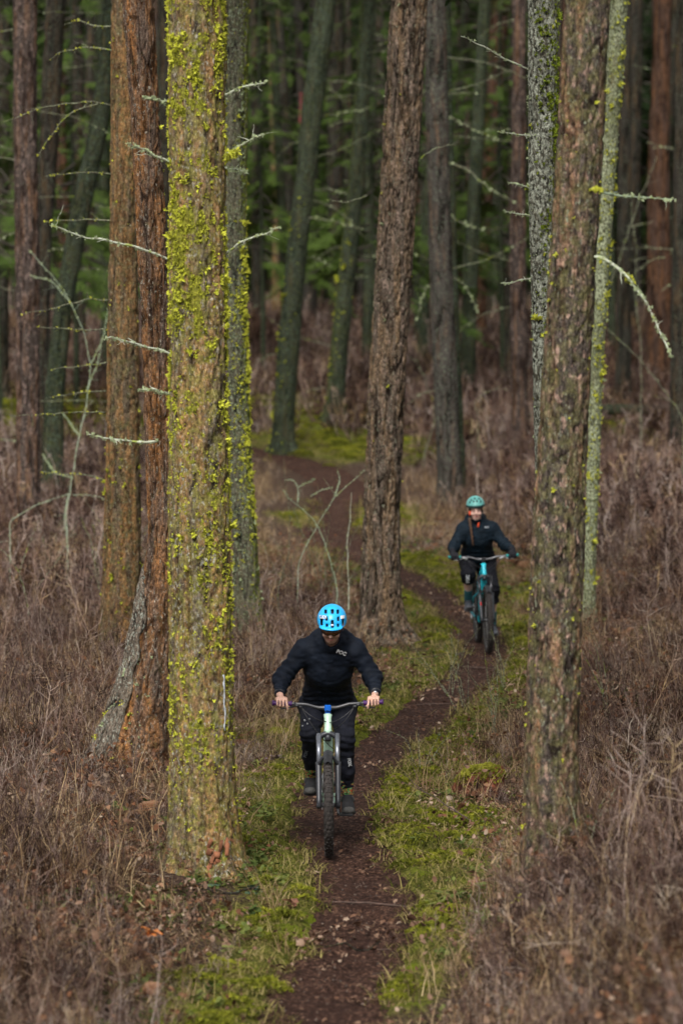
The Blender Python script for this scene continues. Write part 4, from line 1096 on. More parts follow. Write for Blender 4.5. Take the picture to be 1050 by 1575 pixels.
    for sx, e in ((-1, (.028, .0, -.05)), (1, (-.03, -.0, -.06)), (-1, (.05, .02, -.26)), (1, (.030, .03, -.11))):
        a = barp(sx*.19)+np.array([0, -.03, -.02]); b = htt+np.array(e); q = np.linspace(0, 1, 16)[:, None]
        C = a*(1-q)**2 + 2*q*(1-q)*((a+b)/2+np.array([0, -.12, -.05])) + b*q**2; cb.tube(C, .0028, 6)
    cb.build('cable', c['black'], root)
    # drivetrain
    cr = MB(); ca = c['crank']; d1 = np.array([0, math.cos(ca), math.sin(ca)])*.165
    for sx, d in ((1, d1), (-1, -d1)): cr.tube([bb+np.array([sx*.055, 0, 0]), bb+np.array([sx*.065, 0, 0])+d*.5, bb+np.array([sx*.07, 0, 0])+d], [.014, .011, .013], 8)
    cr.tube([bb+np.array([-.047, 0, 0]), bb+np.array([-.050, 0, 0])], .066, 30); cr.build('crankset', c['black'], root)
    for sx, d in ((1, d1), (-1, -d1)):
        p = MB(); pc = bb+np.array([sx*.125, 0, 0])+d; p.tube([pc-np.array([sx*.055, 0, 0]), pc+np.array([sx*.05, 0, 0])], .008, 8); p.rbox(pc, (.048, .050, .008), .003); p.build('pedal', c['black'], root, smooth=False)
    ch = MB()
    for z in (.064, -.064): ch.tube([bb+np.array([-.049, 0, z]), sc_+np.array([-.049, -.0, z*.6])], .0045, 4)
    ch.tube([sc_+np.array([-.04, 0, 0]), sc_+np.array([-.058, 0, 0])], [.10, .05], 24); ch.tube([sc_+np.array([-.07, 0, -.02]), sc_+np.array([-.065, -.02, -.13])], [.014, .012], 6); ch.build('chain', c['steel'], root)
    if c.get('badge'):
        b = MB(); a = ax+np.array([-.068, -.024, 0])+ST*.2; b.rbox(a, (.006, .002, .02), .001); b.build('reflector', c['badge'], root)
    return root, bb, d1, barp
BL = plain('black_parts', (.018,.018,.020), .45, var=.3); 
bikec1 = dict(tyre=plain('tyre_rubber', (.026,.021,.019), .85, var=.6, sc=40), rim=plain('rim_black', (.03,.03,.03), .4), steel=plain('steel', (.45,.45,.45), .35, 1.0), black=BL, fork=plain('fork_graphite', (.035,.037,.044), .4, .2),
   stanchion=plain('stanchion_grey', (.22,.235,.27), .3, .6), frame=plain('frame_mint', (.46,.66,.52), .35, var=.08), rear=plain('rear_mint', (.30,.44,.33), .4), shock=plain('shock_gold', (.45,.38,.05), .4), stem=plain('stem_blue', (.01,.16,.75), .3, .4, var=.1),
   bar=plain('bar_carbon', (.045,.045,.05), .35), grip=plain('grip_purple', (.06,.012,.11), .5), lever=plain('lever_black', (.03,.03,.033), .35, .4), crank=math.atan2(-.08, -.14))
X1, Y1, Z1 = ground_hit(506, 1307)
bk1, bb1, d1_, barp1 = bicycle('mint green full-suspension bicycle with purple grips and blue stem, ridden by the front cyclist', (X1, Y1, float(surf(X1, Y1)[0])+.0), 0.0, math.radians(-.6), bikec1)
turq = plain('frame_turquoise', (.02,.50,.62), .35, var=.08)
bikec2 = dict(bikec1, fork=plain('fork_black', (.03,.034,.04), .4, .2), stanchion=plain('stanchion_black', (.05,.05,.055), .2, .6), frame=turq, rear=turq, shock=BL, stem=BL, bar=plain('bar_grey', (.16,.16,.17), .3, .6), grip=plain('grip_teal', (.01,.26,.25), .5),
   lever=plain('lever_silver', (.42,.42,.42), .3, .8), crank=math.atan2(-.155, .05), badge=plain('red_badge', (.7,.02,.02), .3))
X2, Y2, Z2 = ground_hit(751, 997)
YAW2 = math.radians(3.5); LEAN2 = math.radians(-1.6)
bk2, bb2, d2_, barp2 = bicycle('turquoise bicycle with black fork and teal grips, ridden by the rear cyclist', (X2, Y2, float(surf(X2, Y2)[0])+.0), YAW2, LEAN2, bikec2)

# ------------------------------------------------------------------ riders
def v_(*a): return np.array(a, float)
def rider(label, bike, J, st):
    root = thing('person', label, 'person', bike.location); root.rotation_euler = bike.rotation_euler
    h = st['h']; HC = J['head']; HR = np.array(Euler(st['headrot'], 'XYZ').to_matrix())   # head axes: x right, y back, z up
    hp = lambda x, y, z: HC + HR@v_(x, y, z)
    # ---- body: one surface
    F = Field((-.46, .15, .05), (.46, 1.30, 1.82), h)
    F.chain([J['pelvis'], J['waist'], J['chest'], J['neckb']], [.125, .115, .135, .07], .06)
    F.cone(J['shl'], J['shr'], .062, .062, .06); F.cone(J['neckb'], hp(0, .015, -.09), .055, .052, .03)
    for s_ in 'lr':
        F.chain([J['sh'+s_], J['el'+s_], J['wr'+s_]], [.052, .038, .025], .02)
        F.chain([J['hip'+s_], J['kn'+s_], J['an'+s_]], [.085, .048, .034], .03)
        F.cone(J['kn'+s_]*.75+J['an'+s_]*.25+v_(0, .02, 0), J['kn'+s_]*.5+J['an'+s_]*.5+v_(0, .018, 0), .047, .042, .03)
        F.cone(J['an'+s_]+v_(0, .02, -.045), J['an'+s_]*.5+J['toe'+s_]*.5+v_(0, 0, -.022), .026, .020, .02)
    # head
    F.ell(hp(0, .015, .03), (.074, .094, .088), .02, HR); F.ell(hp(0, -.012, -.045), (.056, .062, .066), .035, HR); F.ell(hp(0, -.050, -.088), (.026, .024, .022), .025, HR)
    F.cone(hp(0, -.082, .012), hp(0, -.104, -.030), .010, .013, .012); F.ell(hp(0, -.094, -.034), (.018, .012, .009), .008, HR)
    F.cone(hp(-.034, -.080, .018), hp(.034, -.080, .018), .009, .009, .014)
    for sx in (-1, 1):
        F.ell(hp(sx*.031, -.082, .000), (.014, .010, .008), .002, HR, sub=True); F.ell(hp(sx*.030, -.072, .000), (.0115, .0115, .0115), .003, HR)
        F.ell(hp(sx*.040, -.062, -.035), (.022, .018, .018), .02, HR); F.ell(hp(sx*.076, .012, -.012), (.008, .018, .030), .006, HR)
    F.ell(hp(0, -.086, -.062), (.022, .008, .0045), .005, HR); F.ell(hp(0, -.083, -.070), (.018, .008, .005), .005, HR)
    # hands: palm behind the grip, four fingers curled over the front, thumb beneath
    hands = []
    for s_, sx in (('l', -1), ('r', 1)):
        Wp = J['wr'+s_]; g0 = barp1
        gc = st['grip'](sx)    # grip centre and axis
        outx = gc[1]; c0 = gc[0]
        kn = c0 + v_(0, -.012, .036); F.cone(Wp, c0+v_(0, .022, .030), .024, .022, .02)
        pl0 = c0 - outx*.030 + v_(0, .016, .030); pl1 = c0 + outx*.030 + v_(0, .016, .030)
        F.cone(pl0, pl1, .017, .016, .012); F.cone(c0-outx*.032+v_(0, -.008, .031), c0+outx*.032+v_(0, -.008, .029), .013, .0115, .010)
        for q, off, L in (('i', -.036, 1.0), ('m', -.013, 1.03), ('r', .010, .97), ('p', .031, .82)):
            b0 = c0 + outx*off; rf_ = .0088 if q != 'p' else .0078
            if q == 'i' and st.get('cover', True): pts = [b0+v_(0, -.010, .030), b0+v_(0, -.040, .016), b0-outx*.004+v_(0, -.062, -.010), b0-outx*.006+v_(0, -.056, -.034)]
            else: pts = [b0+v_(0, -.010, .030), b0+v_(0, -.034*L, .014), b0+v_(0, -.034*L, -.014*L), b0+v_(0, -.010, -.030*L)]
            F.chain(pts, [rf_*1.05, rf_, rf_*.95, rf_*.85], .002)
        F.chain([c0-outx*.030+v_(0, .020, .022), c0-outx*.050+v_(0, .014, -.004), c0-outx*.046+v_(0, -.012, -.024)], [.013, .010, .0085], .004)
        hands.append((c0, outx))
    V, Q = F.mesh()
    q = (V-HC)@HR; 
    beard = st['beard']*np.clip(sstep(-.040, -.056, q[:, 2])*sstep(.02, -.02, q[:, 1])*(np.abs(q[:, 0]) < .07)*(q[:, 2] > -.14), 0, 1)*(np.linalg.norm(q, axis=1) < .16)
    lips = ((q[:, 0]/.024)**2 + ((q[:, 2]+.066)/.0095)**2 < 1)*(q[:, 1] < -.06)*.75
    dark = np.zeros(len(V))
    for sx in (-1, 1):
        dark = np.maximum(dark, (((q[:, 0]-sx*.033)/.018)**2 + ((q[:, 2]-.020)/.0045)**2 < 1)*(q[:, 1] < -.05)*.8)
        dark = np.maximum(dark, (((q[:, 0]-sx*.030)/.012)**2 + ((q[:, 2]-.000)/.0045)**2 < 1)*(q[:, 1] < -.05)*.85)
    mobj('body', V, Q, st['skin'], root, attrs={'beard': beard, 'lips': lips*(1-beard*.4), 'dark': dark})
    # ---- jacket
    J2 = Field((-.50, .18, .84), (.50, 1.32, 1.60), h)
    J2.chain([J['hem'], J['waist'], J['chest'], J['neckb']], [.148, .150, .168, .098], .09)
    J2.ell(J['hem']+v_(0, 0, .02), (.185, .13, .10), .06)
    J2.cone(J['shl']+v_(.02, 0, -.005), J['shr']+v_(-.02, 0, -.005), .078, .078, .08)
    for s_, sx in (('l', -1), ('r', 1)):
        w = J['wr'+s_]; e = J['el'+s_]; d = (w-e)/np.linalg.norm(w-e)
        J2.chain([J['sh'+s_], J['el'+s_], w-d*.03], [.074, .062, .040], .045); J2.cone(w-d*.045, w-d*.008, .040, .037, .012)
    J2.ell(J['neckb']+st['collar'], st['collar_r'], .035)
    if st.get('hood'): J2.ell(J['neckb']+v_(0, .08, .04), st.get('hood_r', (.125, .075, .085)), .06)
    hv = J['hem']; hn = (J['hem']-J['waist']); J2.cut(hv+hn/np.linalg.norm(hn)*.085, hn)
    J2.ell(hp(0, -.03, -.035), (.074, .10, .115), .01, HR, sub=True)
    def wr_(p):
        a = .0045*vn(p*np.array([17, 13, 30.])) + .0035*vn(p*np.array([34, 20, 52.])+7)
        for s_ in 'lr':
            dd = np.linalg.norm(p-J['el'+s_], axis=-1); ax_ = (J['wr'+s_]-J['sh'+s_]); ax_ /= np.linalg.norm(ax_); t = p@ax_
            a = a + .0060*np.exp(-(dd/.15)**2)*np.sin(t*120+3*vn(p*14))
            dw = np.linalg.norm(p-J['wr'+s_], axis=-1); a = a + .004*np.exp(-(dw/.10)**2)*np.sin(t*190+4*vn(p*18))
        a = a + .004*np.exp(-((p[:, 0])/.006)**2)*(p[:, 1] < .75)*(-1)
        dwst = np.exp(-((p[:, 2]-J['hem'][2]-.02)/.07)**2); a = a + .004*dwst*np.sin(p[:, 2]*150+3*vn(p*10))
        return a
    J2.wrinkle(lambda p: .95*wr_(p)); V, Q = J2.mesh(); jk = mobj('jacket', V, Q, st['jacket'], root); jV = V
    cf = MB()
    for s_ in 'lr':
        w = J['wr'+s_]; e = J['el'+s_]; d = (w-e)/np.linalg.norm(w-e); cf.tube([w-d*.022, w-d*.004, w+d*.002], [.0405, .0385, .034], 18)
    cf.build('cuff', st['trim'], jk)
    # ---- trousers / shorts
    P = Field((-.34, .30, .10), (.34, 1.32, 1.16), h)
    P.cone(J['hipl'], J['hipr'], .115, .115, .06); P.ell(J['pelvis'], (.165, .135, .12), .05)
    for s_ in 'lr':
        H0, K, A = J['hip'+s_], J['kn'+s_], J['an'+s_]; t = st['leg_end'][s_]
        if t < 0:    # full length
            P.chain([H0, K, K*.45+A*.55, A+(K-A)*.06], [.106, .066, .054, .043], .045)
        else:
            E = K+(A-K)*t; P.chain([H0, K, E+(E-K)/np.linalg.norm(E-K)*.03], [.106, .078, .078], .045)
    P.cut(J['hem']+v_(0, 0, .055), (0, -.08, 1))
    def wp(p):
        a = .0045*vn(p*np.array([20, 14, 26.])+3) + .003*vn(p*np.array([38, 26, 44.]))
        for s_ in 'lr':
            dd = np.linalg.norm(p-J['kn'+s_], axis=-1); a = a + .006*np.exp(-(dd/.13)**2)*np.sin(p[:, 2]*115+3*vn(p*12)); dd = np.linalg.norm(p-J['an'+s_], axis=-1); a = a + .004*np.exp(-(dd/.12)**2)*np.sin(p[:, 2]*170+3*vn(p*12))
        return a
    P.wrinkle(wp)
    for s_ in 'lr':
        if st['leg_end'][s_] >= 0:
            K, A = J['kn'+s_], J['an'+s_]; E = K+(A-K)*st['leg_end'][s_]; d = (A-K)/np.linalg.norm(A-K)
            P.cut(E+d*.03, d) if False else P.box(E+d*.13, (.10, .12, .10), .0, 0, R=np.stack([v_(1,0,0), np.cross(d, v_(1,0,0))/np.linalg.norm(np.cross(d, v_(1,0,0))), d], -1), sub=True)
    V, Q = P.mesh(); tr = mobj(st['leg_name'], V, Q, st['pants'], root); pV = V
    # ---- socks, shoes
    for s_ in 'lr':
        A, K, T = J['an'+s_], J['kn'+s_], J['toe'+s_]; d = (K-A)/np.linalg.norm(K-A)
        s = MB(); L = st['sock_len']; q = np.linspace(-.35, 1, 12)[:, None]; s.tube(A + d*L*q, np.linspace(.043, .047 if L > .1 else .042, 12)+.001*(np.arange(12) % 2), 18); s.build('sock', st['sock_r'] if s_ == 'r' and 'sock_r' in st else st['sock'], root)
        fdir = T-A-v_(0, .0, -.075); fd = v_(0, T[1]-A[1], T[2]-A[2]+.062); fd /= np.linalg.norm(fd); up = np.cross(v_(1, 0, 0), fd); up = up if up[2] > 0 else -up
        R = np.stack([v_(1, 0, 0), -fd, up], -1); o = A + v_(0, 0, -.058)
        S = Field(o-.30, o+.30, .006 if h < .007 else .008); pt = lambda x, y, z: o + R@v_(x, -y, z)
        sx = -1 if s_ == 'l' else 1
        S.cone(pt(0, -.045, 0), pt(sx*.006, .09, -.008), .040, .040, .02); S.ell(pt(sx*.008, .125, -.012), (.046, .055, .033), .02, R); S.cone(pt(0, -.03, .02), pt(0, -.015, .075), .043, .045, .02); S.cone(pt(0, .02, .03), pt(0, .10, .008), .036, .034, .03)
        S.cut(pt(0, 0, -.036), -up); V, Q = S.mesh(); shoe = mobj('shoe', V, Q, st['shoe'], root)
        S = Field(o-.30, o+.30, .007); S.cone(pt(0, -.05, -.03), pt(sx*.007, .115, -.03), .042, .052, .0); S.cut(pt(0, 0, -.030), up); S.cut(pt(0, 0, -.050), -up); V, Q = S.mesh(); mobj('sole', V, Q, st['sole'], shoe)
        S = Field(o-.30, o+.30, .006); S.ell(pt(sx*.008, .138, -.014), (.0475, .046, .0335), .0, R); S.cut(pt(0, .150, 0), fd*-1); S.cut(pt(0, 0, -.034), -up); V, Q = S.mesh(); mobj('toe_cap', V, Q, st['toe'], shoe)
        b = MB(); aa = np.linspace(-1.75, 1.75, 15); b.tube([pt(.046*math.sin(a), .012+.010*math.cos(a), .018+.046*math.cos(a)) for a in aa], .0085, 6); b.build('strap', st['strap'], shoe)
    # ---- helmet
    hs = st['helmet_h']; C = hp(0, .018, st.get('helmet_z', .050)); e = v_(*st['helmet_r'])
    S = Field(C-.20, C+.20, .0032 if h < .007 else .0045)
    S.ell(C, e, .0, HR); S.cut(hp(0, 0, st['brim']), HR@v_(0, st['brim_tilt'], -1))
    if st['visor']: S.ell(hp(0, -.095, st['brim']+.018), (.085, .062, .016), .012, HR)
    S.ell(hp(0, .015, .028), (.086, .106, .101), .0, HR, sub=True)
    for (vx, vz, wx, wz) in st['vents']:
        # each vent is an opening cut straight in from the front
        c_ = v_(C[0]+vx, C[1]-.10, C[2]+vz); S.box(c_, (wx, .13, wz), min(wx, wz)*.5, 0.0, sub=True)
    S.ell(hp(0, .11, .045), (.055, .06, .012), .005, HR, sub=True)
    V, Q = S.mesh(); hm = mobj('helmet', V, Q, st['helmet'], root)
    S = Field(C-.18, C+.18, .006); S.ell(C, e-st['lin'], .0, HR); S.cut(hp(0, 0, st['brim']-.012), HR@v_(0, st['brim_tilt'], -1)); V, Q = S.mesh(); mobj('helmet_liner', V, Q, st['liner'], hm)
    if st['low_band']:
        S = Field(C-.20, C+.20, .005); S.ell(C+HR@v_(0, 0, -.01), e*np.array([1.02, 1.02, 1.0]), .0, HR); S.cut(hp(0, 0, st['brim']-.002), HR@v_(0, st['brim_tilt'], -1)); S.cut(hp(0, 0, st['brim']+.030), HR@v_(0, -.05, 1)); S.ell(hp(0, -.075, st['brim']-.02), (.058, .06, .028), .004, HR, sub=True); V, Q = S.mesh(); mobj('helmet_band', V, Q, st['liner'], hm)
    sb = MB()
    for sx in (-1, 1): sb.tube([hp(sx*.080, .0, .0), hp(sx*.072, -.015, -.055), hp(sx*.03, -.035, -.108), hp(0, -.04, -.115)], .005, 5)
    sb.build('chin_strap', st['liner'], hm)
    st['finish'](root, jk, tr, hm, hp, HR, C, e, J, jV, pV)
    return root

BLK = cloth('jacket_navy_black', (.004,.007,.014), .5); PBL = cloth('trousers_black', (.007,.008,.014), .6)
WH = plain('white_print', (.75,.76,.78), .5, var=.05)
J = dict(pelvis=v_(0,1.02,1.0), hem=v_(0,.93,1.04), waist=v_(0,.88,1.14), chest=v_(.01,.69,1.315), neckb=v_(.03,.53,1.475),
   shl=v_(-.175,.60,1.425), shr=v_(.21,.60,1.42), ell=v_(-.330,.60,1.215), elr=v_(.330,.60,1.215), wrl=v_(-.345,.415,1.125), wrr=v_(.343,.415,1.125),
   head=v_(.034,.41,1.606), hipl=v_(-.10,1.0,.97), hipr=v_(.10,1.0,.97), knl=v_(-.135,.66,.815), knr=v_(.125,.64,.765), anl=v_(-.130,.99,.455), anr=v_(.135,.775,.345),
   toel=v_(-.132,.84,.375), toer=v_(.140,.625,.255))
def grip1(sx): c0 = barp1(sx*.330); a = barp1(sx*.36)-barp1(sx*.30); return c0, a/np.linalg.norm(a)
def on_surface(V, x, z, n=1):
    m = (np.abs(V[:, 0]-x) < .012) & (np.abs(V[:, 2]-z) < .012); return V[m][:, 1].min()-.003 if m.any() else None
def decal(V, txt, x, z, size, roll, mat, name, parent, bold=.002, bend=True):
    """flat print laid on the cloth: letters follow the surface"""
    o = text_mesh(txt, size, mat, name, parent, Matrix.Identity(4), depth=.0008, bold=bold*size/.03)
    me = o.data; P = np.array([v.co[:] for v in me.vertices]); cr, sr = math.cos(roll), math.sin(roll)
    X = x + P[:, 0]*cr - P[:, 1]*sr; Z = z + P[:, 0]*sr + P[:, 1]*cr; Yv = np.empty(len(P))
    y0 = on_surface(V, x, z)
    for k in range(len(P)):
        y = on_surface(V, X[k], Z[k]); Yv[k] = (y if y is not None else y0) - P[k, 2]
    for k, v in enumerate(me.vertices): v.co = (X[k], Yv[k]-.001, Z[k])
    return o
M_spot = plain('scuff_grey', (.20,.21,.22), .6)
def fin1(root, jk, tr, hm, hp, HR, C, e, J, jV, pV):
    # sunglasses: one wrapped lens with a dark frame
    q = np.linspace(-1, 1, 17); V = []; Q = []; n = 17
    for t in (0, 1):
        for a in q:
            x = a*.068; z = .012 if t == 0 else (-.024+.014*math.exp(-(a/.16)**2)+.008*abs(a)**3); V.append(hp(x, -.112+.052*a*a, z))
    V = np.array(V); Vi = V + (HR@v_(0, .003, 0)); i = np.arange(n-1)
    F1 = np.stack([i, i+n, i+n+1, i+1], 1); gl = mobj('sunglasses', np.r_[V, Vi], [np.r_[F1, F1[:, ::-1]+2*n, np.stack([i, i+1, i+1+2*n, i+2*n], 1), np.stack([i+n, i+n+2*n, i+n+1+2*n, i+n+1], 1)]], plain('amber_lens', (.10,.035,.012), .12, .3, var=.2), root)
    b = MB(); b.tube([hp(a*.069, -.113+.052*a*a, .013) for a in q], .0035, 6)
    for sx in (-1, 1): b.tube([hp(sx*.069, -.061, .011), hp(sx*.080, .02, .004)], .003, 5)
    b.build('glasses_frame', BL, gl)
    # white stickers with the maker's letters on both sides of the shell, small light in the middle
    def shell_y(x, z): 
        d = MBbest(hm, x, z); return d
    hV = np.array([v.co[:] for v in hm.data.vertices])
    for x0, w, z0 in ((-.064, .026, .030), (.077, .015, .027)):
        xs = np.linspace(x0-w, x0+w, 8); zs = np.linspace(z0-.012, z0+.010, 4); V = []
        for z in zs:
            for x in xs:
                a = 1-((x)/(e[0]))**2-((z)/(e[2]))**2; y = on_surface(hV, C[0]+x, C[2]+z); V.append((C[0]+x, (y if y is not None else C[1])-.0012, C[2]+z))
        V = np.array(V); yv = V[:, 1]; i = (np.arange(3)[:, None]*8+np.arange(7)[None]).ravel(); Q1 = np.stack([i, i+1, i+9, i+8], 1); Vb = V+np.array([0, .006, 0])
        mobj('sticker', np.r_[V, Vb], [np.r_[Q1, Q1[:, ::-1]+32]], WH, hm)
    decal(hV, 'POC', C[0]-.064, C[2]+.029, .024, 0, plain('print_blue', (.01,.20,.50), .5), 'helmet_lettering', hm)
    b = MB(); b.rbox((C[0]+.002, C[1]-e[1]-.001, C[2]-.028), (.009, .006, .006), .002); b.build('helmet_clip', WH, hm)
    decal(jV, 'POC', J['chest'][0]+.092, 1.413, .036, math.radians(-24), WH, 'jacket_lettering', jk)
    decal(pV, 'FOX', .152, .60, .030, math.radians(-82), plain('print_grey', (.42,.43,.46), .5), 'trouser_lettering', tr)
    decal(pV, 'FOX', -.165, .65, .028, math.radians(74), plain('print_dim', (.10,.11,.13), .5), 'trouser_lettering', tr)
    for dx, dz, s in ((-.170, .905, .010), (-.150, .885, .008), (-.185, .87, .007), (-.135, .915, .006)):
        y = on_surface(pV, dx, dz)
        if y is None: continue
        b = MB(); b.ball((dx, y-.001, dz), (s, .0015, s*.8), 8, 5, nz=(.5, 3, 1)); b.build('paint_spot', M_spot, tr)
    # watch
    w = J['wrr']; e_ = J['elr']; d = (w-e_)/np.linalg.norm(w-e_); b = MB(); b.tube([w+d*.0, w+d*.014], [.0345, .034], 18); wa = b.build('watch', BL, root); b = MB(); b.ball(w+d*.008+v_(0, -.030, .012), (.012, .006, .010), 12, 6); b.build('watch_face', plain('watch_glass', (.5,.5,.52), .2, .5), wa)
# bright striped socks
def sock_mat():
    m, nt, p = new_mat('patterned_socks'); g = NT(nt); v = g.coord(); n = g.noise(v, 42, 1)
    g.L(g.ramp(n, [(.0, (.02,.02,.025)), (.40, (.55,.10,.03)), (.47, (.05,.40,.10)), (.53, (.03,.03,.03)), (.57, (.60,.14,.04)), (.64, (.08,.45,.25))], 'CONSTANT'), p.inputs['Base Color']); p.inputs['Roughness'].default_value = .85; return m
SM = sock_mat(); GREY = plain('shoe_grey', (.055,.053,.050), .75); SHOE = plain('shoe_charcoal', (.010,.010,.012), .8); SOLE = plain('sole_rubber', (.02,.02,.02), .8)
st1 = dict(h=.0052, headrot=(math.radians(20), math.radians(3), math.radians(-3)), skin=skin_mat('skin_fair', (.55,.33,.25), (.27,.15,.10)), beard=.62, grip=grip1, collar=v_(0, -.02, .02), collar_r=(.098, .085, .050), hood=True, hood_r=(.150, .085, .085),
   jacket=BLK, trim=BL, pants=PBL, leg_end=dict(l=-1, r=-1), leg_name='trousers', sock=SM, sock_len=.12, shoe=SHOE, sole=SOLE, toe=GREY, strap=GREY,
   helmet=plain('helmet_bright_blue', (.02,.46,.95), .35, var=.05), liner=plain('helmet_foam', (.012,.016,.035), .8), lin=.022, helmet_h=0, helmet_r=(.106, .138, .108), brim=.027, brim_tilt=-.05, visor=True, low_band=False,
   vents=[(-.044,.063,.010,.014),(.004,.065,.011,.016),(.043,.061,.009,.015),(-.074,-.006,.009,.030),(-.038,.016,.009,.016),(-.036,-.030,.009,.012),(.003,-.022,.011,.028),(.045,.013,.008,.017),(.043,-.033,.008,.012),(.079,-.010,.007,.032)], finish=fin1)
rider('cyclist in black jacket and bright blue helmet looking down, riding the mint bicycle in front', bk1, J, st1)

Jb = dict(pelvis=v_(0,1.04,.99), hem=v_(-.005,.95,1.04), waist=v_(-.01,.90,1.12), chest=v_(-.02,.78,1.285), neckb=v_(-.035,.70,1.435),
   shl=v_(-.190,.72,1.355), shr=v_(.150,.72,1.355), ell=v_(-.300,.67,1.155), elr=v_(.285,.67,1.155), wrl=v_(-.342,.425,1.125), wrr=v_(.340,.425,1.125),
   head=v_(-.045,.61,1.575), hipl=v_(-.10,1.02,.96), hipr=v_(.10,1.02,.96), knl=v_(-.150,.62,.845), knr=v_(.125,.66,.66), anl=v_(-.135,.875,.535), anr=v_(.135,.845,.245),
   toel=v_(-.138,.715,.455), toer=v_(.140,.690,.165))
def grip2(sx): c0 = barp2(sx*.330); a = barp2(sx*.36)-barp2(sx*.30); return c0, a/np.linalg.norm(a)
def fin2(root, jk, tr, hm, hp, HR, C, e, J, jV, pV):
    GL = cloth('gloves_black', (.014,.014,.018), .6); hair = plain('brown_hair', (.085,.042,.022), .6, var=.5, sc=60); OR = plain('orange_red', (.75,.09,.03), .6, var=.1)
    for s_, sx in (('l', -1), ('r', 1)):
        c0, ox = grip2(sx); G = Field(c0-.12, c0+.12, .0055); w = J['wr'+s_]
        G.cone(w+v_(0, .02, .01), c0+v_(0, .022, .030), .034, .028, .02); G.cone(c0-ox*.030+v_(0, .016, .030), c0+ox*.030+v_(0, .016, .030), .023, .021, .012); G.cone(c0-ox*.032+v_(0, -.008, .031), c0+ox*.032+v_(0, -.008, .029), .018, .016, .010)
        for off, L in ((-.036, 1.0), (-.013, 1.03), (.010, .97), (.031, .82)):
            b0 = c0+ox*off; G.chain([b0+v_(0, -.010, .030), b0+v_(0, -.036*L, .014), b0+v_(0, -.036*L, -.014*L), b0+v_(0, -.012, -.031*L)], [.0130, .0122, .0118, .011], .002)
            if off == -.036: G.chain([b0+v_(0, -.010, .030), b0+v_(0, -.040, .016), b0-ox*.004+v_(0, -.062, -.010), b0-ox*.006+v_(0, -.056, -.036)], [.0130, .0122, .012, .011], .002)
        G.chain([c0-ox*.030+v_(0, .020, .022), c0-ox*.050+v_(0, .014, -.004), c0-ox*.046+v_(0, -.012, -.024)], [.017, .014, .0125], .004)
        V, Q = G.mesh(); mobj('glove', V, Q, GL, root)
    # hair framing the face and a braid falling over the shoulder
    S = Field(C-.2, C+.2, .006); S.ell(hp(0, .025, .015), (.083, .098, .098), .0, HR); S.ell(hp(0, -.075, -.02), (.058, .06, .085), .0, HR, sub=True); V, Q = S.mesh(); mobj('hair', V, Q, hair, root)
    b = MB(); q = np.linspace(0, 1, 26); xj = J['neckb'][0]-.075; z = 1.49-.32*q; y = np.array([min(on_surface(jV, xj+.02*t, zz) or .60, .75)-.012 for t, zz in zip(q, z)]); y = np.convolve(np.r_[[y[0]]*2, y, [y[-1]]*2], np.ones(5)/5, 'valid')
    P = np.stack([xj-.012+.035*q+.004*np.sin(q*40), y-.004, z], 1); b.tube(P, .0155*(1-.55*q)*(1+.25*np.abs(np.sin(q*30))), 9); b.build('braid', hair, root)
    # orange neck gaiter edge, zip pull and headband
    S = Field(J['neckb']-.16, J['neckb']+.16, .006); nb = hp(0, .0, -.105); S.cone(J['neckb']+v_(0, -.01, .01), nb, .066, .058, .02); S.cut(nb+v_(0, 0, .0), (0, 0, 1)); V, Q = S.mesh(); mobj('neck_gaiter', V, Q, BLK, root)
    yz = on_surface(jV, J['neckb'][0]+.012, 1.41) or .62; b = MB(); b.rbox((J['neckb'][0]+.012, yz-.006, 1.412), (.011, .006, .034), .003, np.array(Euler((.25, .12, 0)).to_matrix())); b.build('collar_tab', OR, jk)
    b = MB(); b.ball(hp(-.070, -.032, -.030), (.016, .022, .030), 12, 8, R=HR); b.build('ear_flap', OR, hm)
    decal(jV, 'POC', J['chest'][0]+.095, 1.375, .024, 0, plain('print_grey_two', (.35,.37,.40), .5), 'jacket_lettering', jk)
    decal(pV, 'POC', -.163, .795, .046, math.radians(90), WH, 'shorts_lettering', tr)
    K, A = J['knr'], J['anr']; d = (A-K)/np.linalg.norm(A-K); S = Field(K-.16, K+.2, .007); S.cone(K-d*.02+v_(0, -.004, 0), K+d*.13+v_(0, -.004, 0), .068, .056, .02); S.wrinkle(lambda p: .003*vn(p*30)); V, Q = S.mesh(); mobj('knee_pad', V, Q, cloth('pad_black', (.013,.013,.016), .75), root)
    K, A = J['knl'], J['anl']
TEAL = plain('socks_teal', (.02,.10,.12), .85)
st2 = dict(h=.0065, headrot=(math.radians(4), math.radians(-2), math.radians(-4)), skin=skin_mat('skin_light', (.62,.39,.32), (.5,.3,.25)), beard=0.0, grip=grip2, cover=True, collar=v_(0, -.02, .035), collar_r=(.082, .078, .050), hood=True,
   jacket=cloth('jacket_dark_teal', (.005,.012,.020), .5), trim=BL, pants=cloth('shorts_black', (.005,.0055,.009), .65), leg_end=dict(l=.18, r=.28), leg_name='shorts', sock=TEAL, sock_len=.17, shoe=plain('shoe_slate', (.04,.045,.055), .7), sole=plain('sole_grey', (.10,.10,.11), .8), toe=plain('toe_slate', (.075,.078,.09), .7), strap=SHOE,
   helmet=plain('helmet_sea_green', (.13,.40,.37), .4, var=.1), liner=plain('helmet_dark_band', (.012,.035,.035), .7), lin=.016, helmet_h=0, helmet_r=(.106, .132, .112), brim=.040, brim_tilt=.0, visor=False, low_band=True,
   vents=[(-.052,.068,.009,.010),(-.014,.082,.013,.009),(.035,.079,.012,.009),(-.030,.052,.009,.013),(.008,.054,.010,.014),(.052,.048,.009,.014),(-.070,.042,.008,.012)], hood_r=(.12, .07, .07), finish=fin2)
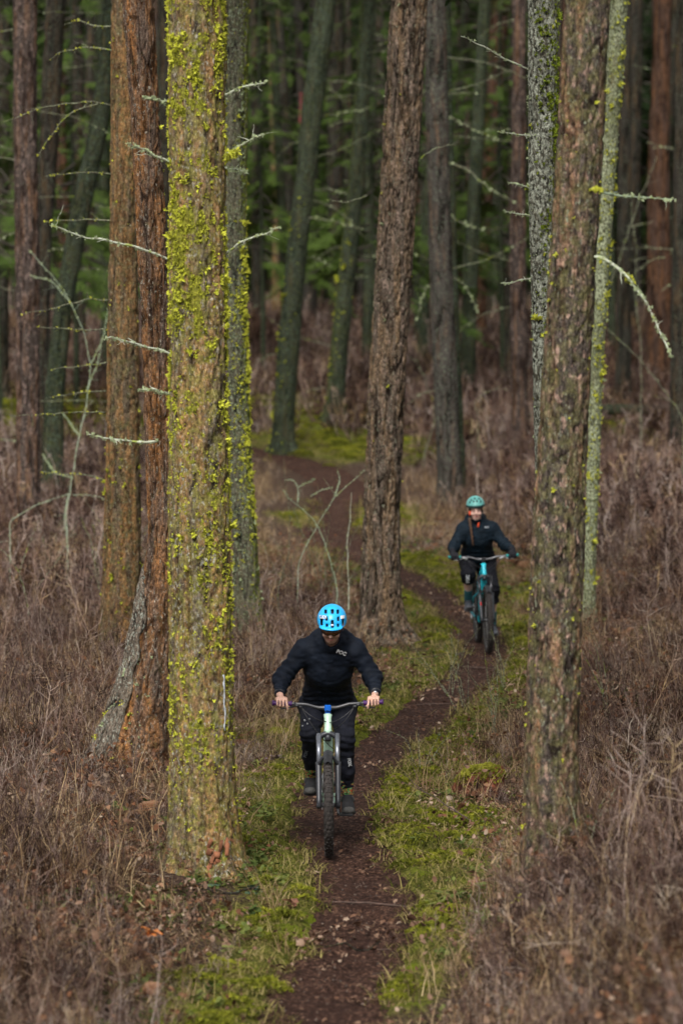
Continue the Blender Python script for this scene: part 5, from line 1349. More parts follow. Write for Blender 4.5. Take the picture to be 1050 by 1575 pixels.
rider('smiling cyclist with braid, black jacket and sea-green helmet, riding the turquoise bicycle behind', bk2, Jb, st2)
# ================================================================== UNDERGROWTH
M_twig = leafy('dry_twigs', [(.32, (.008,.0045,.0035)), (.45, (.036,.021,.017)), (.58, (.12,.078,.065)), (.71, (.26,.195,.168)), (.87, (.48,.41,.36))], .85, 0, .7, patch=True)
M_twig_pale = leafy('pale_twigs', [(.25, (.08,.055,.04)), (.5, (.22,.17,.13)), (.8, (.42,.35,.28))], .85, 0, .7)
M_straw = leafy('straw', [(.25, (.10,.06,.03)), (.5, (.27,.18,.10)), (.8, (.50,.38,.22))], .8, .2, .8)
M_grass = leafy('green_grass', [(.25, (.028,.035,.008)), (.42, (.085,.09,.018)), (.50, (.17,.16,.035)), (.57, (.30,.25,.09)), (.85, (.38,.30,.15))], .7, .3, 1.3)
M_cush = leafy('moss_cushions', [(.25, (.035,.04,.008)), (.5, (.14,.15,.018)), (.8, (.32,.32,.035))], .95, .1, 1.4)
M_litter = leafy('dead_leaves', [(.2, (.05,.028,.020)), (.4, (.14,.075,.048)), (.6, (.25,.165,.115)), (.82, (.46,.37,.28))], .75, .1, 1.1)
M_herb = leafy('low_herbs', [(.25, (.03,.05,.018)), (.5, (.085,.115,.03)), (.8, (.20,.22,.06))], .6, .25, 1.0)
M_fernb = leafy('rusty_bracken', [(.25, (.06,.03,.018)), (.5, (.16,.075,.04)), (.8, (.30,.18,.11))], .8, .15, 1.0)

def shrub_mesh(seed, h=.55, ns=13, spread=.28, r0=.0024, tw=5, mat=None, lean=.45):
    r = np.random.default_rng(seed); mb = MB()
    for k in range(ns):
        b = np.array([r.normal()*spread*.4, r.normal()*spread*.4, -.03]); a = r.uniform(0, 6.28); e = abs(r.normal())*lean; L = h*r.uniform(.5, 1.15)
        d = np.array([math.cos(a)*math.sin(e), math.sin(a)*math.sin(e), math.cos(e)]); q = np.linspace(0, 1, 5)[:, None]
        C = b + d*L*q + np.cumsum(r.normal(size=(5, 3)), 0)*L*.035; C[:, 2] -= .10*L*q[:, 0]**2*math.sin(e)
        vv = r.uniform(); mb.tube(C, r0*np.linspace(1.2, .5, 5), 3, caps=False, a=vv)
        for i in range(tw):
            s = r.uniform(.25, 1); p = np.array([np.interp(s, q[:, 0], C[:, c]) for c in range(3)])
            dd = d + r.normal(size=3)*.75; dd /= np.linalg.norm(dd); l = L*r.uniform(.12, .34)
            D = p + dd*l*np.linspace(0, 1, 3)[:, None]; D[1] += r.normal(size=3)*l*.1
            mb.tube(D, r0*np.array([.7, .55, .35]), 3, caps=False, a=vv)
            if r.uniform() < .5:
                dd2 = dd + r.normal(size=3)*.7; dd2 /= np.linalg.norm(dd2)
                mb.tube(np.array([D[1], D[1]+dd2*l*.5]), r0*np.array([.5, .3]), 3, caps=False, a=vv)
    V, F, A = mb.get(); return mesh_data('dry_shrub', V, F, [mat or M_twig], {'v': A}, smooth=False)
def blade_mesh(seed, n=26, h=.16, w=.0035, spread=.05, curl=.9, mat=None, lie=0.0, name='grass_tuft'):
    r = np.random.default_rng(seed); V = []; Q = []; T = []
    for k in range(n):
        b = np.array([r.normal()*spread, r.normal()*spread, -.012]); a = r.uniform(0, 6.28); L = h*r.uniform(.5, 1.25)
        o = np.array([math.cos(a), math.sin(a), 0]); s = np.array([-o[1], o[0], 0]); el = r.uniform(lie, .7+lie); cu = curl*r.uniform(.5, 1.3)
        p = b.copy(); ww = w*r.uniform(.7, 1.3); i0 = len(V)
        for j in range(4):
            t = j/3.0; wj = ww*(1-t*.85)
            V += [p - s*wj, p + s*wj]
            ang = el + cu*t; p = p + (o*math.sin(ang) + np.array([0, 0, math.cos(ang)]))*L/3
        for j in range(3): Q.append((i0+2*j, i0+2*j+1, i0+2*j+3, i0+2*j+2))
    return mesh_data(name, np.array(V), [np.array(Q)], [mat], {'v': r.uniform(size=n).repeat(8)}, smooth=False)
def cushion_mesh(seed):
    r = np.random.default_rng(seed); mb = MB()
    k = 46; P = np.stack([r.normal(size=k)*.05, r.normal(size=k)*.05, np.zeros(k)], 1); P[:, 2] = .03*np.exp(-(P[:, 0]**2+P[:, 1]**2)/.004) - .004
    N = np.stack([P[:, 0]*8, P[:, 1]*8, np.ones(k)], 1)
    tufts(mb, P, N, r.uniform(.012, .028, k), r); V, F, _ = mb.get(); return mesh_data('moss_cushion', V, F, [M_cush], {'v': .5+.6*vn(V*70)}, smooth=False)
def leaf_shape(L, W, cup, r, lobes=0):
    """one broad leaf: a fan of bent quads along a midrib, base at origin, along +x"""
    n = 6; V = []; Q = []
    for j in range(n):
        t = j/(n-1); w = W*math.sin(math.pi*min(1, t*.92+.06))**.8*(1+(.35*((j % 2)*2-1) if lobes else 0)); z = cup*math.sin(t*2.6) ; x = L*t
        V += [(x, -w, z+cup*.6), (x, 0, z), (x, w, z+cup*.6)]
    for j in range(n-1):
        a = j*3; Q += [(a, a+1, a+4, a+3), (a+1, a+2, a+5, a+4)]
    return np.array(V), Q
def litter_mesh(seed, n=9, size=.035):
    r = np.random.default_rng(seed); mb = MB()
    for k in range(n):
        L = size*r.uniform(.6, 1.5); V, Q = leaf_shape(L, L*r.uniform(.22, .42), L*r.uniform(-.22, .3), r, lobes=k % 2)
        R = np.array(Euler((r.normal()*.5, r.normal()*.45, r.uniform(0, 6.28))).to_matrix()); mb.add(V@R.T + np.array([r.normal()*.09, r.normal()*.09, .008+abs(r.normal())*.008]), Q, a=r.uniform())
    V, F, A = mb.get(); return mesh_data('leaf_litter', V, F, [M_litter], {'v': A}, smooth=False)
def herb_mesh(seed, n=12, size=.05, h=.08, mat=None, pair=False):
    r = np.random.default_rng(seed); mb = MB()
    for k in range(n):
        a = r.uniform(0, 6.28); L = size*r.uniform(.6, 1.3); V, Q = leaf_shape(L, L*r.uniform(.28, .4), L*r.uniform(-.15, .1), r)
        R = np.array((Euler((0, 0, a)).to_matrix() @ Euler((r.normal()*.3, -r.uniform(-.3, .7), 0)).to_matrix())); z = h*r.uniform(.1, 1); o = np.array([math.cos(a), math.sin(a), 0])*r.uniform(0, .05)
        mb.add(V@R.T + o + np.array([0, 0, z]), Q)
        mb.tube(np.array([[0, 0, -.02], o*.4+np.array([0, 0, z*.6]), o+np.array([0, 0, z])]), .0012, 3, caps=False)
    V, F, A = mb.get(); return mesh_data('low_herb', V, F, [mat or M_herb], {'v': .5+.5*vn(V*60)}, smooth=False)
def fern_mesh(seed, n=5, L=.34, mat=None):
    r = np.random.default_rng(seed); mb = MB()
    for k in range(n):
        a = r.uniform(0, 6.28); l = L*r.uniform(.6, 1.2); q = np.linspace(0, 1, 12); el = r.uniform(.4, 1.1)
        d = np.array([math.cos(a)*math.cos(el), math.sin(a)*math.cos(el), math.sin(el)]); C = d*l*q[:, None]; C[:, 2] -= l*.55*q**2
        mb.tube(C, .0018*np.linspace(1, .4, 12), 3, caps=False); s = np.array([-math.sin(a), math.cos(a), 0])
        for j in range(2, 12):
            wl = l*.26*math.sin(math.pi*(q[j]*.85+.1))
            for sg in (-1, 1):
                T = C[j]-C[j-1]; T /= np.linalg.norm(T); e = s*sg + T*.35; e /= np.linalg.norm(e); p = C[j]
                tip = p + e*wl + np.array([0, 0, -wl*.25]); m = p + e*wl*.5
                i = mb.n; mb.add([p - T*wl*.05, p + T*wl*.12, m + T*wl*.13, m - T*wl*.10, tip], [(0, 1, 2, 3)], [(3, 2, 4)])
    V, F, _ = mb.get(); return mesh_data('fern', V, F, [mat or M_fernb], {'v': .5+.5*vn(V*12)}, smooth=False)

SH = [shrub_mesh(s, h=.36+.05*(s % 3), ns=15, r0=.0023, tw=7) for s in range(4)] + [shrub_mesh(10+s, h=.32, ns=20, spread=.5, lean=1.05, r0=.0021, tw=6) for s in range(4)] + [shrub_mesh(20, h=.62, ns=6, r0=.003, tw=9, lean=.35)]
SHP = [shrub_mesh(30+s, h=.38, ns=5, r0=.0026, mat=M_twig_pale, lean=.8) for s in range(3)]
SF = [shrub_mesh(40+s, h=.62, ns=13, r0=.0068, tw=6, spread=.5, lean=.7) for s in range(4)]       # coarser ones for far ground
ST = [blade_mesh(50+s, 15, .34, .0034, .06, 1.35, M_straw, lie=.15) for s in range(5)] + [blade_mesh(55+s, 26, .22, .0036, .12, .8, M_straw, lie=.8) for s in range(3)]
GRS = [blade_mesh(60+s, 20, .075, .0032, .05, 1.1, M_grass, lie=.35) for s in range(5)] + [blade_mesh(66+s, 16, .13, .0034, .05, 1.4, M_grass, lie=.4) for s in range(2)]
CU = [cushion_mesh(70+s) for s in range(3)]
LI = [litter_mesh(80+s) for s in range(4)]
HB = [herb_mesh(90+s) for s in range(3)]
FB = [fern_mesh(95+s) for s in range(2)]

ru = np.random.default_rng(33)
def scatter_pts(n, y0, y1, margin=1.0, pw=1.0):
    """n candidates, density per square metre falling as distance^-pw"""
    Y = y0*(y1/y0)**ru.uniform(size=n) if pw == 2 else (y0 + (y1-y0)*ru.uniform(size=n))
    X = ru.uniform(-1, 1, n)*(525/FPX*Y + margin)
    return X, Y
def rotz(n, tilt=.12): return np.c_[ru.normal(size=n)*tilt, ru.normal(size=n)*tilt, ru.uniform(0, 6.28, n)]
CLEAR = [(*ground_hit(738, 1240)[:2], .32), (float(TA.ax(.1)[0]), 25.5, .42), (float(TD.ax(.2)[0]), 43.1, .45), (*ground_hit(640, 1260)[:2], .55)]
def keep_off(X, Y, r=.0, clear=False):
    m = np.ones(len(X), bool)
    for cx_, cy_, ra_ in (CLEAR if clear else []): m &= ~((np.abs(X-cx_) < ra_) & (np.abs(Y-cy_) < ra_*3) & (Y < cy_ + ra_*.6))
    for T in (TA, TB2, TB1, TC, TD, TF, TG, TH):
        x, y, rr = T.ax(T.zb+.1); m &= np.hypot(X-x, Y-T.Y) > rr*.8 + r
    return m
def scatter(name, n, y0, y1, meshes, size, wfun, pw=1, tilt=.12, zoff=0.0, cap=None):
    X, Y = scatter_pts(n, y0, y1, pw=pw); z, d = surf(X, Y); g = green(X, Y, d)
    w = wfun(X, Y, d, g)*keep_off(X, Y, clear=name in ('dry_brush', 'pale_dry_stems', 'dry_grass', 'rusty_bracken')); k = ru.uniform(size=n) < w
    X, Y, z, d = X[k], Y[k], z[k], d[k]; m = len(X)
    s = size(X, Y, d) * ru.uniform(.7, 1.25, m)
    instancer(name, np.c_[X, Y, z+zoff], rotz(m, tilt), np.c_[s, s, s*ru.uniform(.8, 1.2, m)], ru.integers(0, len(meshes), m), meshes)
    return m
cnt = {}
brushw = lambda X, Y, d, g: sstep(.55, 1.25, d + .25*vn(v3(X*1.5, Y*.8, 8)))*np.clip(1.15-1.0*g, .04, 1)*(.5+.5*sstep(-.4, .3, vn(v3(X*.9, Y*.5, 5.5))))
one = lambda X, Y, d: np.ones(len(X))
tall = lambda X, Y, d: .50 + .45*sstep(.9, 2.6, d) + .25*vn(v3(X*.7, Y*.4, 3)) + .15*sstep(24, 19, Y)
cnt['brush'] = scatter('dry_brush', 9500, 15.5, 50, SH, tall, brushw)
cnt['pale'] = scatter('pale_dry_stems', 3000, 15.5, 75, SHP, tall, brushw)
cnt['farbrush'] = scatter('far_dry_brush', 12500, 46, 150, SF, lambda X, Y, d: .45+.65*sstep(1, 4, d)+.35*vn(v3(X*.4, Y*.2, 3)), lambda X, Y, d, g: sstep(1.0, 2.6, d)*np.clip(1.1-1.0*g, .03, 1)*(.35+.65*sstep(-.4, .3, vn(v3(X*.5, Y*.22, 9)))))
cnt['straw'] = scatter('dry_grass', 9000, 15.5, 80, ST, lambda X, Y, d: .8+.4*sstep(.6, 1.6, d), lambda X, Y, d, g: sstep(.36, .9, d)*(.12+.88*sstep(-.2, .3, vn(v3(X*1.1+4, Y*.6, 1.5))+.35*sstep(-.5, -1.5, X)*sstep(30, 38, Y)))*sstep(80, 60, Y))
cnt['grass'] = scatter('green_grass', 46000, 15.5, 95, GRS, lambda X, Y, d: 1+.012*(Y-20), lambda X, Y, d, g: sstep(.25, .36, d+.11*vn(v3(X*3, Y*2, 0)))*sstep(.25, .8, g)*sstep(2.6, .9, d))
cnt['moss'] = scatter('moss_cushions', 24000, 15.5, 110, CU, lambda X, Y, d: 1.1+.014*(Y-20), lambda X, Y, d, g: sstep(.32, .5, d)*sstep(.66, 1.0, g+.45*vn(v3(X*4, Y*2, 6))), zoff=.004)
cnt['litter'] = scatter('fallen_leaves', 21000, 15.5, 60, LI, lambda X, Y, d: .9+.4*vn(v3(X, Y, 4)), lambda X, Y, d, g: np.where(d < .27, .13, .6)*(.15+.85*sstep(-.1, .4, vn(v3(X*2, Y*1.2, 11)))), tilt=.3, zoff=.004)
cnt['herb'] = scatter('low_herbs', 9500, 15.5, 60, HB, lambda X, Y, d: .85+.3*vn(v3(X, Y, 4)), lambda X, Y, d, g: sstep(.4, .6, d)*(sstep(.2, .5, vn(v3(X*1.7, Y*1.1, 21)))*.9+.08))
cnt['bracken'] = scatter('rusty_bracken', 2200, 15.5, 60, FB, lambda X, Y, d: .8+.3*vn(v3(X, Y, 4)), lambda X, Y, d, g: sstep(.9, 1.5, d)*.5)
WL = []
for s in range(4):
    r = np.random.default_rng(200+s); mb = MB()
    for k in range(16):
        L = r.uniform(.018, .05); V, Q = leaf_shape(L, L*.36, L*r.uniform(-.3, .4), r, lobes=k % 2); R = np.array(Euler((r.normal()*.8, r.normal()*.8, r.uniform(0, 6.28))).to_matrix())
        mb.add(V@R.T + np.array([r.normal()*.14, r.normal()*.14, r.uniform(.02, .30)]), Q, a=r.uniform())
    V, F, A = mb.get(); WL.append(mesh_data('withered_leaf', V, F, [M_litter if s % 2 else M_fernb], {'v': A*.8}, smooth=False))
cnt['withered'] = scatter('withered_leaves', 5200, 15.5, 60, WL, lambda X, Y, d: .9+.3*vn(v3(X, Y, 4)), lambda X, Y, d, g: sstep(.6, 1.1, d)*(.15+.85*sstep(-.1, .4, vn(v3(X*1.3, Y*.8, 31)))))
print('scatter', cnt)

# pebbles, crumbs and small sticks on the trail
pb = MB(); n = 1500
ii = ru.integers(20, 1400, n); off = ru.normal(size=n)*.17
Xp = T2[ii, 0] + nn[ii, 0]*off; Yp = T2[ii, 1] + nn[ii, 1]*off; zp, _ = surf(Xp, Yp)
tm = MB(); tm.ball((0,0,0), 1, 6, 4, nz=(.3, 1.7, 3.)); tv, tf, _ = tm.get()
R = np.stack([np.array(Euler(ru.uniform(0, 6, 3)).to_matrix())*(ru.uniform(.003, .011)*np.array([1, .8, .55])[None]) for _ in range(n)])
V = np.einsum('kij,vj->kvi', R, tv) + np.stack([Xp, Yp, zp+.003], 1)[:, None]
k = len(tv); F = [(tf[q][None] + (np.arange(n)*k)[:, None, None]).reshape(-1, tf[q].shape[1]) for q in range(2)]
tag(mobj('trail_crumbs', V.reshape(-1, 3), F, plain('crumb_earth', (.10,.07,.055), .9, var=.7, sc=6)), kind='stuff')
# roots and half-buried stones in the trail
rt = MB()
for k in range(4):
    i0 = int(ru.integers(140, 900)); o0 = ru.uniform(-.3, .3); a = ru.uniform(-.5, .5); L = ru.uniform(.25, .55); q = np.linspace(-.5, .5, 12)
    Cx = T2[i0, 0] + nn[i0, 0]*q*L + tg[i0, 0]*q*L*a + .01*vn(v3(q*9, k, 0)); Cy = T2[i0, 1] + nn[i0, 1]*q*L + tg[i0, 1]*q*L*a + .02*vn(v3(q*7, k, 5)); Cz = surf(Cx, Cy)[0] - .004 + .010*np.cos(q*3.1)
    rt.tube(np.stack([Cx, Cy, Cz], 1), ru.uniform(.006, .013)*(1-.5*np.abs(q)), 6)
tag(rt.build('trail_roots', plain('root_bark', (.07,.042,.032), .85, var=.5)), kind='stuff')
sk = MB()
for _ in range(210):
    X, Y = scatter_pts(1, 15.5, 48, .5); d = tdist(X, Y)[0]
    if d > 1.1: continue
    z = float(surf(X, Y)[0][0]); a = ru.uniform(0, 3.14); L = ru.uniform(.04, .2)*(1 if d > .3 else .7); q = np.linspace(-.5, .5, 5)[:, None]
    C = np.array([X[0], Y[0], z+.006]) + q*L*np.array([math.cos(a), math.sin(a), 0]) + ru.normal(size=(5, 3))*L*.03; C[:, 2] = surf(C[:, 0], C[:, 1])[0] + .010
    sk.tube(C, ru.uniform(.0015, .004), 4)
for _ in range(150):
    X, Y = scatter_pts(1, 17.5, 55, .5); d = tdist(X, Y)[0]
    if d < .8: continue
    z = float(surf(X, Y)[0][0]); a = ru.uniform(0, 6.28); L = ru.uniform(.25, .8); e = ru.uniform(-.1, .8); q = np.linspace(0, 1, 8)[:, None]
    dr = np.array([math.cos(a)*math.cos(e), math.sin(a)*math.cos(e), math.sin(e)]); C = np.array([X[0], Y[0], z+.03]) + q*L*dr + np.cumsum(ru.normal(size=(8, 3)), 0)*L*.02
    sk.tube(C, ru.uniform(.003, .007)*np.linspace(1, .4, 8), 5)
    for j in range(3):
        p = C[ru.integers(2, 7)]; dd = dr + ru.normal(size=3)*.6; sk.tube(np.array([p, p+dd*L*.15, p+dd*L*.28+ru.normal(size=3)*.02]), [.0025, .002, .001], 4)
tag(sk.build('fallen_twigs', plain('twig_bark', (.075,.05,.04), .9, var=.5)), kind='stuff')

# ---------- single plants and wood one can point to
def gz(px, py): return np.array(ground_hit(px, py))
def sprig(name, label, cat, px, py, stem, leaf_mat, leaves, h, L, spread, seed, stem_r=.003):
    p = gz(px, py); r = np.random.default_rng(seed); o = thing(name, label, cat, p)
    mb = MB(); tips = []
    for k in range(3):
        e = np.array([r.normal()*spread*.5, r.normal()*spread*.4, h*r.uniform(.75, 1)]); q = np.linspace(0, 1, 7)[:, None]
        C = p + e*q + np.array([0, 0, -.02]) + r.normal(size=(7, 3))*.006; mb.tube(C, stem_r*np.linspace(1, .5, 7), 5); tips.append(C)
    mb.build('stem', stem, o, p)
    for k in range(leaves):
        C = tips[k % 3]; s = r.uniform(.5, 1); q = C[int(s*6)]; a = r.uniform(0, 6.28); l = L*r.uniform(.7, 1.2)
        V, Q = leaf_shape(l, l*.3, l*r.uniform(-.12, .05), r); R = np.array((Euler((0, 0, a)).to_matrix() @ Euler((r.normal()*.3, r.uniform(-.35, .35), 0)).to_matrix()))
        b = MB(); b.add(V@R.T + q + np.array([math.cos(a), math.sin(a), 0])*.01, Q); b.build('leaf', leaf_mat, o, p)
M_gl = plain('fresh_leaf', (.09,.20,.06), .45, var=.3); M_yl = plain('yellow_leaf', (.40,.40,.04), .5, var=.2); M_st = plain('plant_stem', (.09,.05,.035), .8)
M_dl = plain('blue_green_leaf', (.06,.11,.07), .5, var=.3); M_ol = plain('orange_dead_leaf', (.45,.15,.03), .7, var=.3); M_bl = plain('brown_dead_leaf', (.16,.07,.04), .8, var=.3)
sprig('leafy_sapling', 'little sapling with fresh green leaves in the brush at the right', 'plant', 972, 1200, M_st, M_gl, 26, .31, .085, .16, 1)
sprig('yellow_leafed_seedling', 'tiny seedling with bright yellow-green leaves at the right trail bank', 'plant', 800, 1392, M_st, M_yl, 10, .10, .055, .07, 2)
sprig('holly_leafed_plant', 'low blue-green leafy plant at the foot of the lichened trunk', 'plant', 316, 1366, M_st, M_dl, 16, .07, .07, .06, 3)
sprig('broad_leafed_plant', 'dull green drooping plant between the lichened trunk and the trail', 'plant', 386, 1372, M_st, M_dl, 12, .07, .07, .05, 4)
sprig('purple_leafed_plant', 'purplish leafy clump beside the trail left of the front cyclist', 'plant', 425, 1168, M_st, plain('purple_leaf', (.16,.11,.13), .6, var=.3), 20, .08, .06, .10, 5)
sprig('rosy_leafed_plant', 'pale pinkish fern-like clump in the brush at lower left', 'plant', 92, 1262, M_st, plain('rosy_leaf', (.27,.19,.20), .7, var=.3), 22, .10, .08, .12, 6)
sprig('brown_leafed_plant', 'withered bramble with brown curled leaves at the left edge', 'plant', 82, 1216, M_st, plain('russet_leaf', (.20,.10,.03), .7, var=.4), 14, .12, .08, .14, 7)
for lab, px, py, m, L in [('bright orange fallen leaf caught in the brush at lower left', 227, 1478, M_ol, .09), ('curled brown leaf pair on the grass left of the trail', 452, 1400, M_bl, .08), ('large tan curled leaf lying by the mossy stump', 735, 1372, M_bl, .1)]:
    p = gz(px, py); r = np.random.default_rng(int(px)); b = MB()
    for k in range(3):
        V, Q = leaf_shape(L*r.uniform(.7, 1.1), L*.36, L*.25, r, lobes=1); R = np.array(Euler((r.normal()*.5, r.normal()*.4-.3, r.uniform(0, 6.28))).to_matrix()); b.add(V@R.T, Q)
    o = mobj('fallen_leaf', b.get()[0], b.get()[1], m, smooth=False); o.location = p + np.array([0, 0, .14 if px < 300 else .02]); tag(o, lab, 'leaf')

# mossy stump right of the trail
p = gz(738, 1222); o = thing('mossy_stump', 'low rotten reddish stump capped with yellow-green moss, right of the trail', 'stump', p)
mb = MB(); th = np.arange(28)/28*2*np.pi; zz = np.linspace(-.08, .19, 14)
Z, Tt = np.meshgrid(zz, th, indexing='ij'); R = .185*(1+.25*vn(v3(np.cos(Tt)*2, np.sin(Tt)*2, Z*14)))*(1.1-Z*1.9); hN = np.clip(np.abs(vn(v3(np.cos(Tt)*4, np.sin(Tt)*4, Z*9)))/.3, 0, 1); R += .02*(hN-1)
V = np.stack([R*np.cos(Tt)*1.15, R*np.sin(Tt)*.9, Z*(1+.2*np.cos(Tt))], -1).reshape(-1, 3)
i = np.arange(13)[:, None]*28; j = np.arange(28)[None]; jn = (j+1) % 28
V = np.r_[V, [[0.02, 0, .19]]]; c = len(V)-1; k = np.arange(28)
b = mobj('wood', V, [np.stack([i+j, i+jn, i+28+jn, i+28+j], -1).reshape(-1, 4), np.stack([13*28+k, 13*28+(k+1) % 28, np.full(28, c)], 1)], bark('rotten_wood', (.13,.04,.03), (.02,.01,.01), (.24,.09,.05), .6, (.2,.18,.14), .1, 0), o, attrs={'h': np.r_[hN.ravel(), 1.], 'm': np.zeros(len(V))})
r = np.random.default_rng(8); n = 1300; a = r.uniform(0, 6.28, n); q = np.sqrt(r.uniform(size=n))
P = np.stack([q*np.cos(a)*.20, q*np.sin(a)*.14, .14+.085*(1-q**3)+.035*np.cos(a)*q-.07*np.clip(q-.75, 0, 1)*r.uniform(0, 3, n)+.015*vn(v3(np.cos(a)*q*5, np.sin(a)*q*5, 1))], 1); b = MB(); tufts(b, P, np.stack([P[:, 0]*4, P[:, 1]*4-.3, np.ones(n)], 1), r.uniform(.012, .024, n), r)
tag(b.build('moss', plain('olive_moss', (.22,.215,.03), .95, var=.6, sc=14, spec=.05), o, smooth=False), kind='stuff')

# fallen logs at the right, beyond the brush
def log(label, a, b, r0, mat, name='fallen_log', ends=True):
    A = gz(*a); B = gz(*b); c = (A+B)/2; o = thing(name, label, 'log', A)
    q = np.linspace(0, 1, 50)[:, None]; C = A + (B-A)*q; C[:, 2] = np.maximum(C[:, 2], H(C[:, 0], C[:, 1])) + r0*1.6 + .06; C += .03*np.stack([vn(v3(q[:, 0]*6, 0, k*4.)) for k in range(3)], 1)
    mb = MB(); mb.tube(C, r0*(1-.3*q[:, 0])*(1+.12*vn(v3(q[:, 0]*30, 1, 2))), 14); V, F, _ = mb.get()
    mobj('wood', V, F, mat, o, A, attrs={'h': np.full(len(V), .7)+.3*vn(V*9), 'm': np.full(len(V), .35)})
    return o
log('long mossy log lying across the brush slope at the right', (906,652), (1075,646), .13, BK['darkgreen'])
log('pale broken branch lying low in the brush at the right edge', (955,892), (1080,905), .035, BK['lichen'], 'fallen_branch')
log('dark stick lying in the grass just in front of the lichened trunk', (268,1385), (400,1388), .011, BK['dark'], 'fallen_stick')
log('thin dark stick lying across the trail near the bottom', (505,1477), (592,1471), .006, BK['dark'], 'fallen_stick')

# lichened dead saplings and bent twigs
def dead(label, paths, Y, r0, mat, name='dead_sapling', lich=60, twigs=4, cat='branch', tuft=.018):
    b = paths[0][0]; p = at(b[0], b[1], Y); g = float(H(p[0], Y)); o = thing(name, label, cat, (p[0], Y, g))
    if p[2] > g + .02: paths = [[(b[0], pix(p[0], Y, g-.05)[1])] + paths[0]] + paths[1:]
    for i, px in enumerate(paths):
        dead_branch(o, px, Y, r0*(1 if i == 0 else .7), .25*(i % 2), mat, seed=int(px[0][0]), lich=lich if i == 0 else lich//2, twigs=twigs, name='stem' if i == 0 else 'branch', tuft=tuft)
    return o
dead('pale lichened sapling arching up between the trunks at the left', [[(104,840),(102,790),(112,730),(122,670),(134,620),(140,560),(130,510),(112,470),(88,432),(45,385)], [(112,470),(80,432),(48,424)], [(140,560),(160,520),(166,475)], [(122,670),(108,650),(98,636)], [(134,600),(150,560),(158,520)], [(112,735),(84,728),(66,700)]], 52, .008, M_deadgreen, twigs=12, lich=120, tuft=.020)
dead('forked grey-green dead stick crossing another above the front cyclist', [[(518,905),(510,870),(500,835),(488,806),(466,784),(445,768),(436,754)], [(458,772),(459,748),(450,736),(440,738)], [(459,748),(474,742),(484,737)]], 47, .008, M_deadgreen, 'dead_stick', twigs=3, lich=50)
dead('straight grey-green dead stick slanting up to the thick middle trunk', [[(458,868),(470,840),(488,808),(515,763),(540,742),(562,722)], [(516,762),(523,738),(518,722)], [(478,762),(495,754),(510,750)]], 46.2, .0075, M_deadgreen, 'dead_stick', twigs=3, lich=50)
dead('thin grey sprig with a forked tip left of the thick middle trunk', [[(536,905),(534,840),(538,800),(540,758)]], 46, .007, M_deadpale, 'dead_stick', twigs=2, lich=20)
dead('dark bare stem rising in the brush below the crossed sticks', [[(428,905),(444,850),(446,790),(438,740),(436,700)], [(446,800),(460,770),(464,740)]], 45.5, .006, M_deaddark, 'bare_shrub', twigs=6, lich=0, cat='shrub')
dead('thin dark shrub stems in front of the pinkish-brown trunk', [[(44,930),(30,880),(8,850),(-10,835)], [(30,880),(44,840),(60,800)], [(60,900),(98,850),(120,800)]], 44, .008, M_deaddark, 'bare_shrub', twigs=8, lich=0, cat='shrub')
dead('bent grey branch arching over the brush left of the ochre trunk', [[(16,800),(60,775),(105,760),(150,762),(162,768)], [(105,760),(98,800),(104,840)]], 50, .006, M_deadgreen, 'dead_sapling', twigs=8, lich=50)
dead('lichened twig arching in the gap above the rear cyclist', [[(735,640),(728,620),(745,604),(765,597),(785,602)]], 70, .010, M_deaddark, 'dead_stick', twigs=4, lich=30)
dead('drooping lichened branch behind the dark grey trunk', [[(652,700),(668,650),(664,610),(652,580),(640,555),(628,548)]], 74, .010, M_deaddark, 'dead_sapling', twigs=6, lich=40)
dead('long thin lichened pole slanting through the brush at the right', [[(1050,640),(1020,600),(985,555),(950,520),(925,500)]], 62, .013, M_deaddark, 'dead_sapling', twigs=8, lich=20)
dead('hanging lichened sapling beyond the yellow-green pole trunk', [[(985,520),(975,450),(978,380),(970,330),(972,300)], [(975,420),(1000,400),(1020,395)]], 74, .011, M_deaddark, 'dead_sapling', twigs=8, lich=50)
dead('leaning dark sapling behind the yellow-green pole trunk', [[(922,470),(945,420),(968,350),(985,300),(1010,240)], [(968,350),(985,345),(1005,340)]], 80, .02, M_deaddark, 'dead_sapling', twigs=8, lich=20)
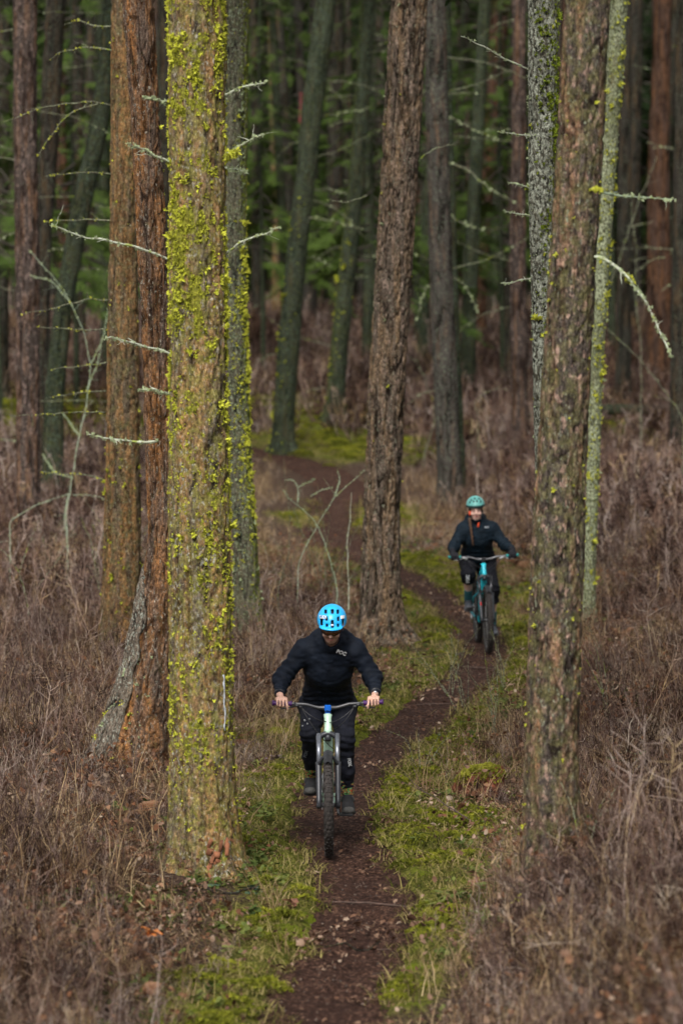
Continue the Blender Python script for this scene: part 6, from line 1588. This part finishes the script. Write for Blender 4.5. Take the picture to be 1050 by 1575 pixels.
for i, (px, py, h, n, Y0) in enumerate([(690,1065,95,4,0), (715,1095,110,5,0), (760,1130,120,5,0), (650,1190,70,4,0), (775,1060,90,4,0), (940,1120,150,4,0), (900,1330,120,3,0), (560,930,60,3,0), (440,900,90,3,0)]):
    x, y, z = ground_hit(px, py); rr = np.random.default_rng(i)
    labs = ['bare purplish twigs at the outside of the trail bend', 'taller spray of bare twigs below the rear cyclist', 'tangled bare shrub between the trail and the plum-brown trunk', 'small bare twigs standing in the moss right of the front cyclist',
            'bare twigs at the left foot of the plum-brown trunk', 'bare shrub on the brush slope at the right', 'bare forked stems in front of the plum-brown trunk', 'small bare shrub at the left foot of the thick middle trunk', 'bare brown shrub left above the front cyclist']
    o = thing('bare_shrub', labs[i], 'shrub', (x, y, z))
    for k in range(n):
        dx = rr.normal()*h*.3; path = [(px+rr.normal()*5, py+6), (px+dx*.4+rr.normal()*3, py-h*.4), (px+dx*.8+rr.normal()*4, py-h*.75), (px+dx*1.3, py-h*rr.uniform(.85, 1.1))]
        dead_branch(o, path, y, .0042, rr.normal()*.12, M_deaddark, seed=i*10+k, twigs=7, name='stem', lich=0)
rr = np.random.default_rng(404)
for k in range(18):
    px, py = rr.uniform(10, 1040), rr.uniform(690, 1000)
    x, y, z = ground_hit(px, py)
    if tdist(x, y)[0] < 1.3 or not keep_off(np.array([x]), np.array([y]), .3)[0]: continue
    o = thing('bare_shrub', 'leafless spindly shrub rising above the brush on the slope beyond the cyclists', 'shrub', (x, y, z), 'spindly shrubs on the brush slope')
    sc_ = FPX/y; h = rr.uniform(.7, 1.5)*sc_; gx0, gy0 = pix(x, y, z)
    for j in range(int(rr.integers(3, 6))):
        dx = rr.normal()*h*.28; dead_branch(o, [(gx0+rr.normal()*3, gy0+4), (gx0+dx*.4+rr.normal()*3, gy0-h*.4), (gx0+dx*.8+rr.normal()*5, gy0-h*.75), (gx0+dx*1.2, gy0-h*rr.uniform(.8, 1.1))], y, .0055, rr.normal()*.2, M_deaddark, seed=k*10+j, twigs=8, name='stem', lich=6, lmat=M_palelichen, tuft=.012)
# pink survey ribbon tied round a stem in the background
x = at(718, 352, 104.5); rb = MB(); zz = np.linspace(0, 1, 12)
Vr = []; 
for k, t in enumerate(zz): Vr += [(-.035+.015*math.sin(t*5), -.01*k % .03, .35-.75*t), (.035+.02*math.sin(t*6+1), .012*math.sin(k), .35-.75*t)]
Vr = np.array(Vr); Vb_ = Vr + np.array([0, .004, 0]); F = [(2*k, 2*k+1, 2*k+3, 2*k+2) for k in range(11)]; F2 = [tuple(24+v for v in f[::-1]) for f in F]
o = mobj('survey_ribbon', np.r_[Vr, Vb_], [np.array(F+F2)], plain('pink_ribbon', (.35,.07,.07), .6)); o.location = x; tag(o, 'short pink ribbon hanging in the far background left of the warm brown trunk', 'ribbon')
o2 = o.copy(); col.objects.link(o2); o2.location = at(462, 165, 112); o2.scale = (1.0, 1.0, 1.2); o2['label'] = 'higher pink ribbon hanging high beside the dark leaning trunk'
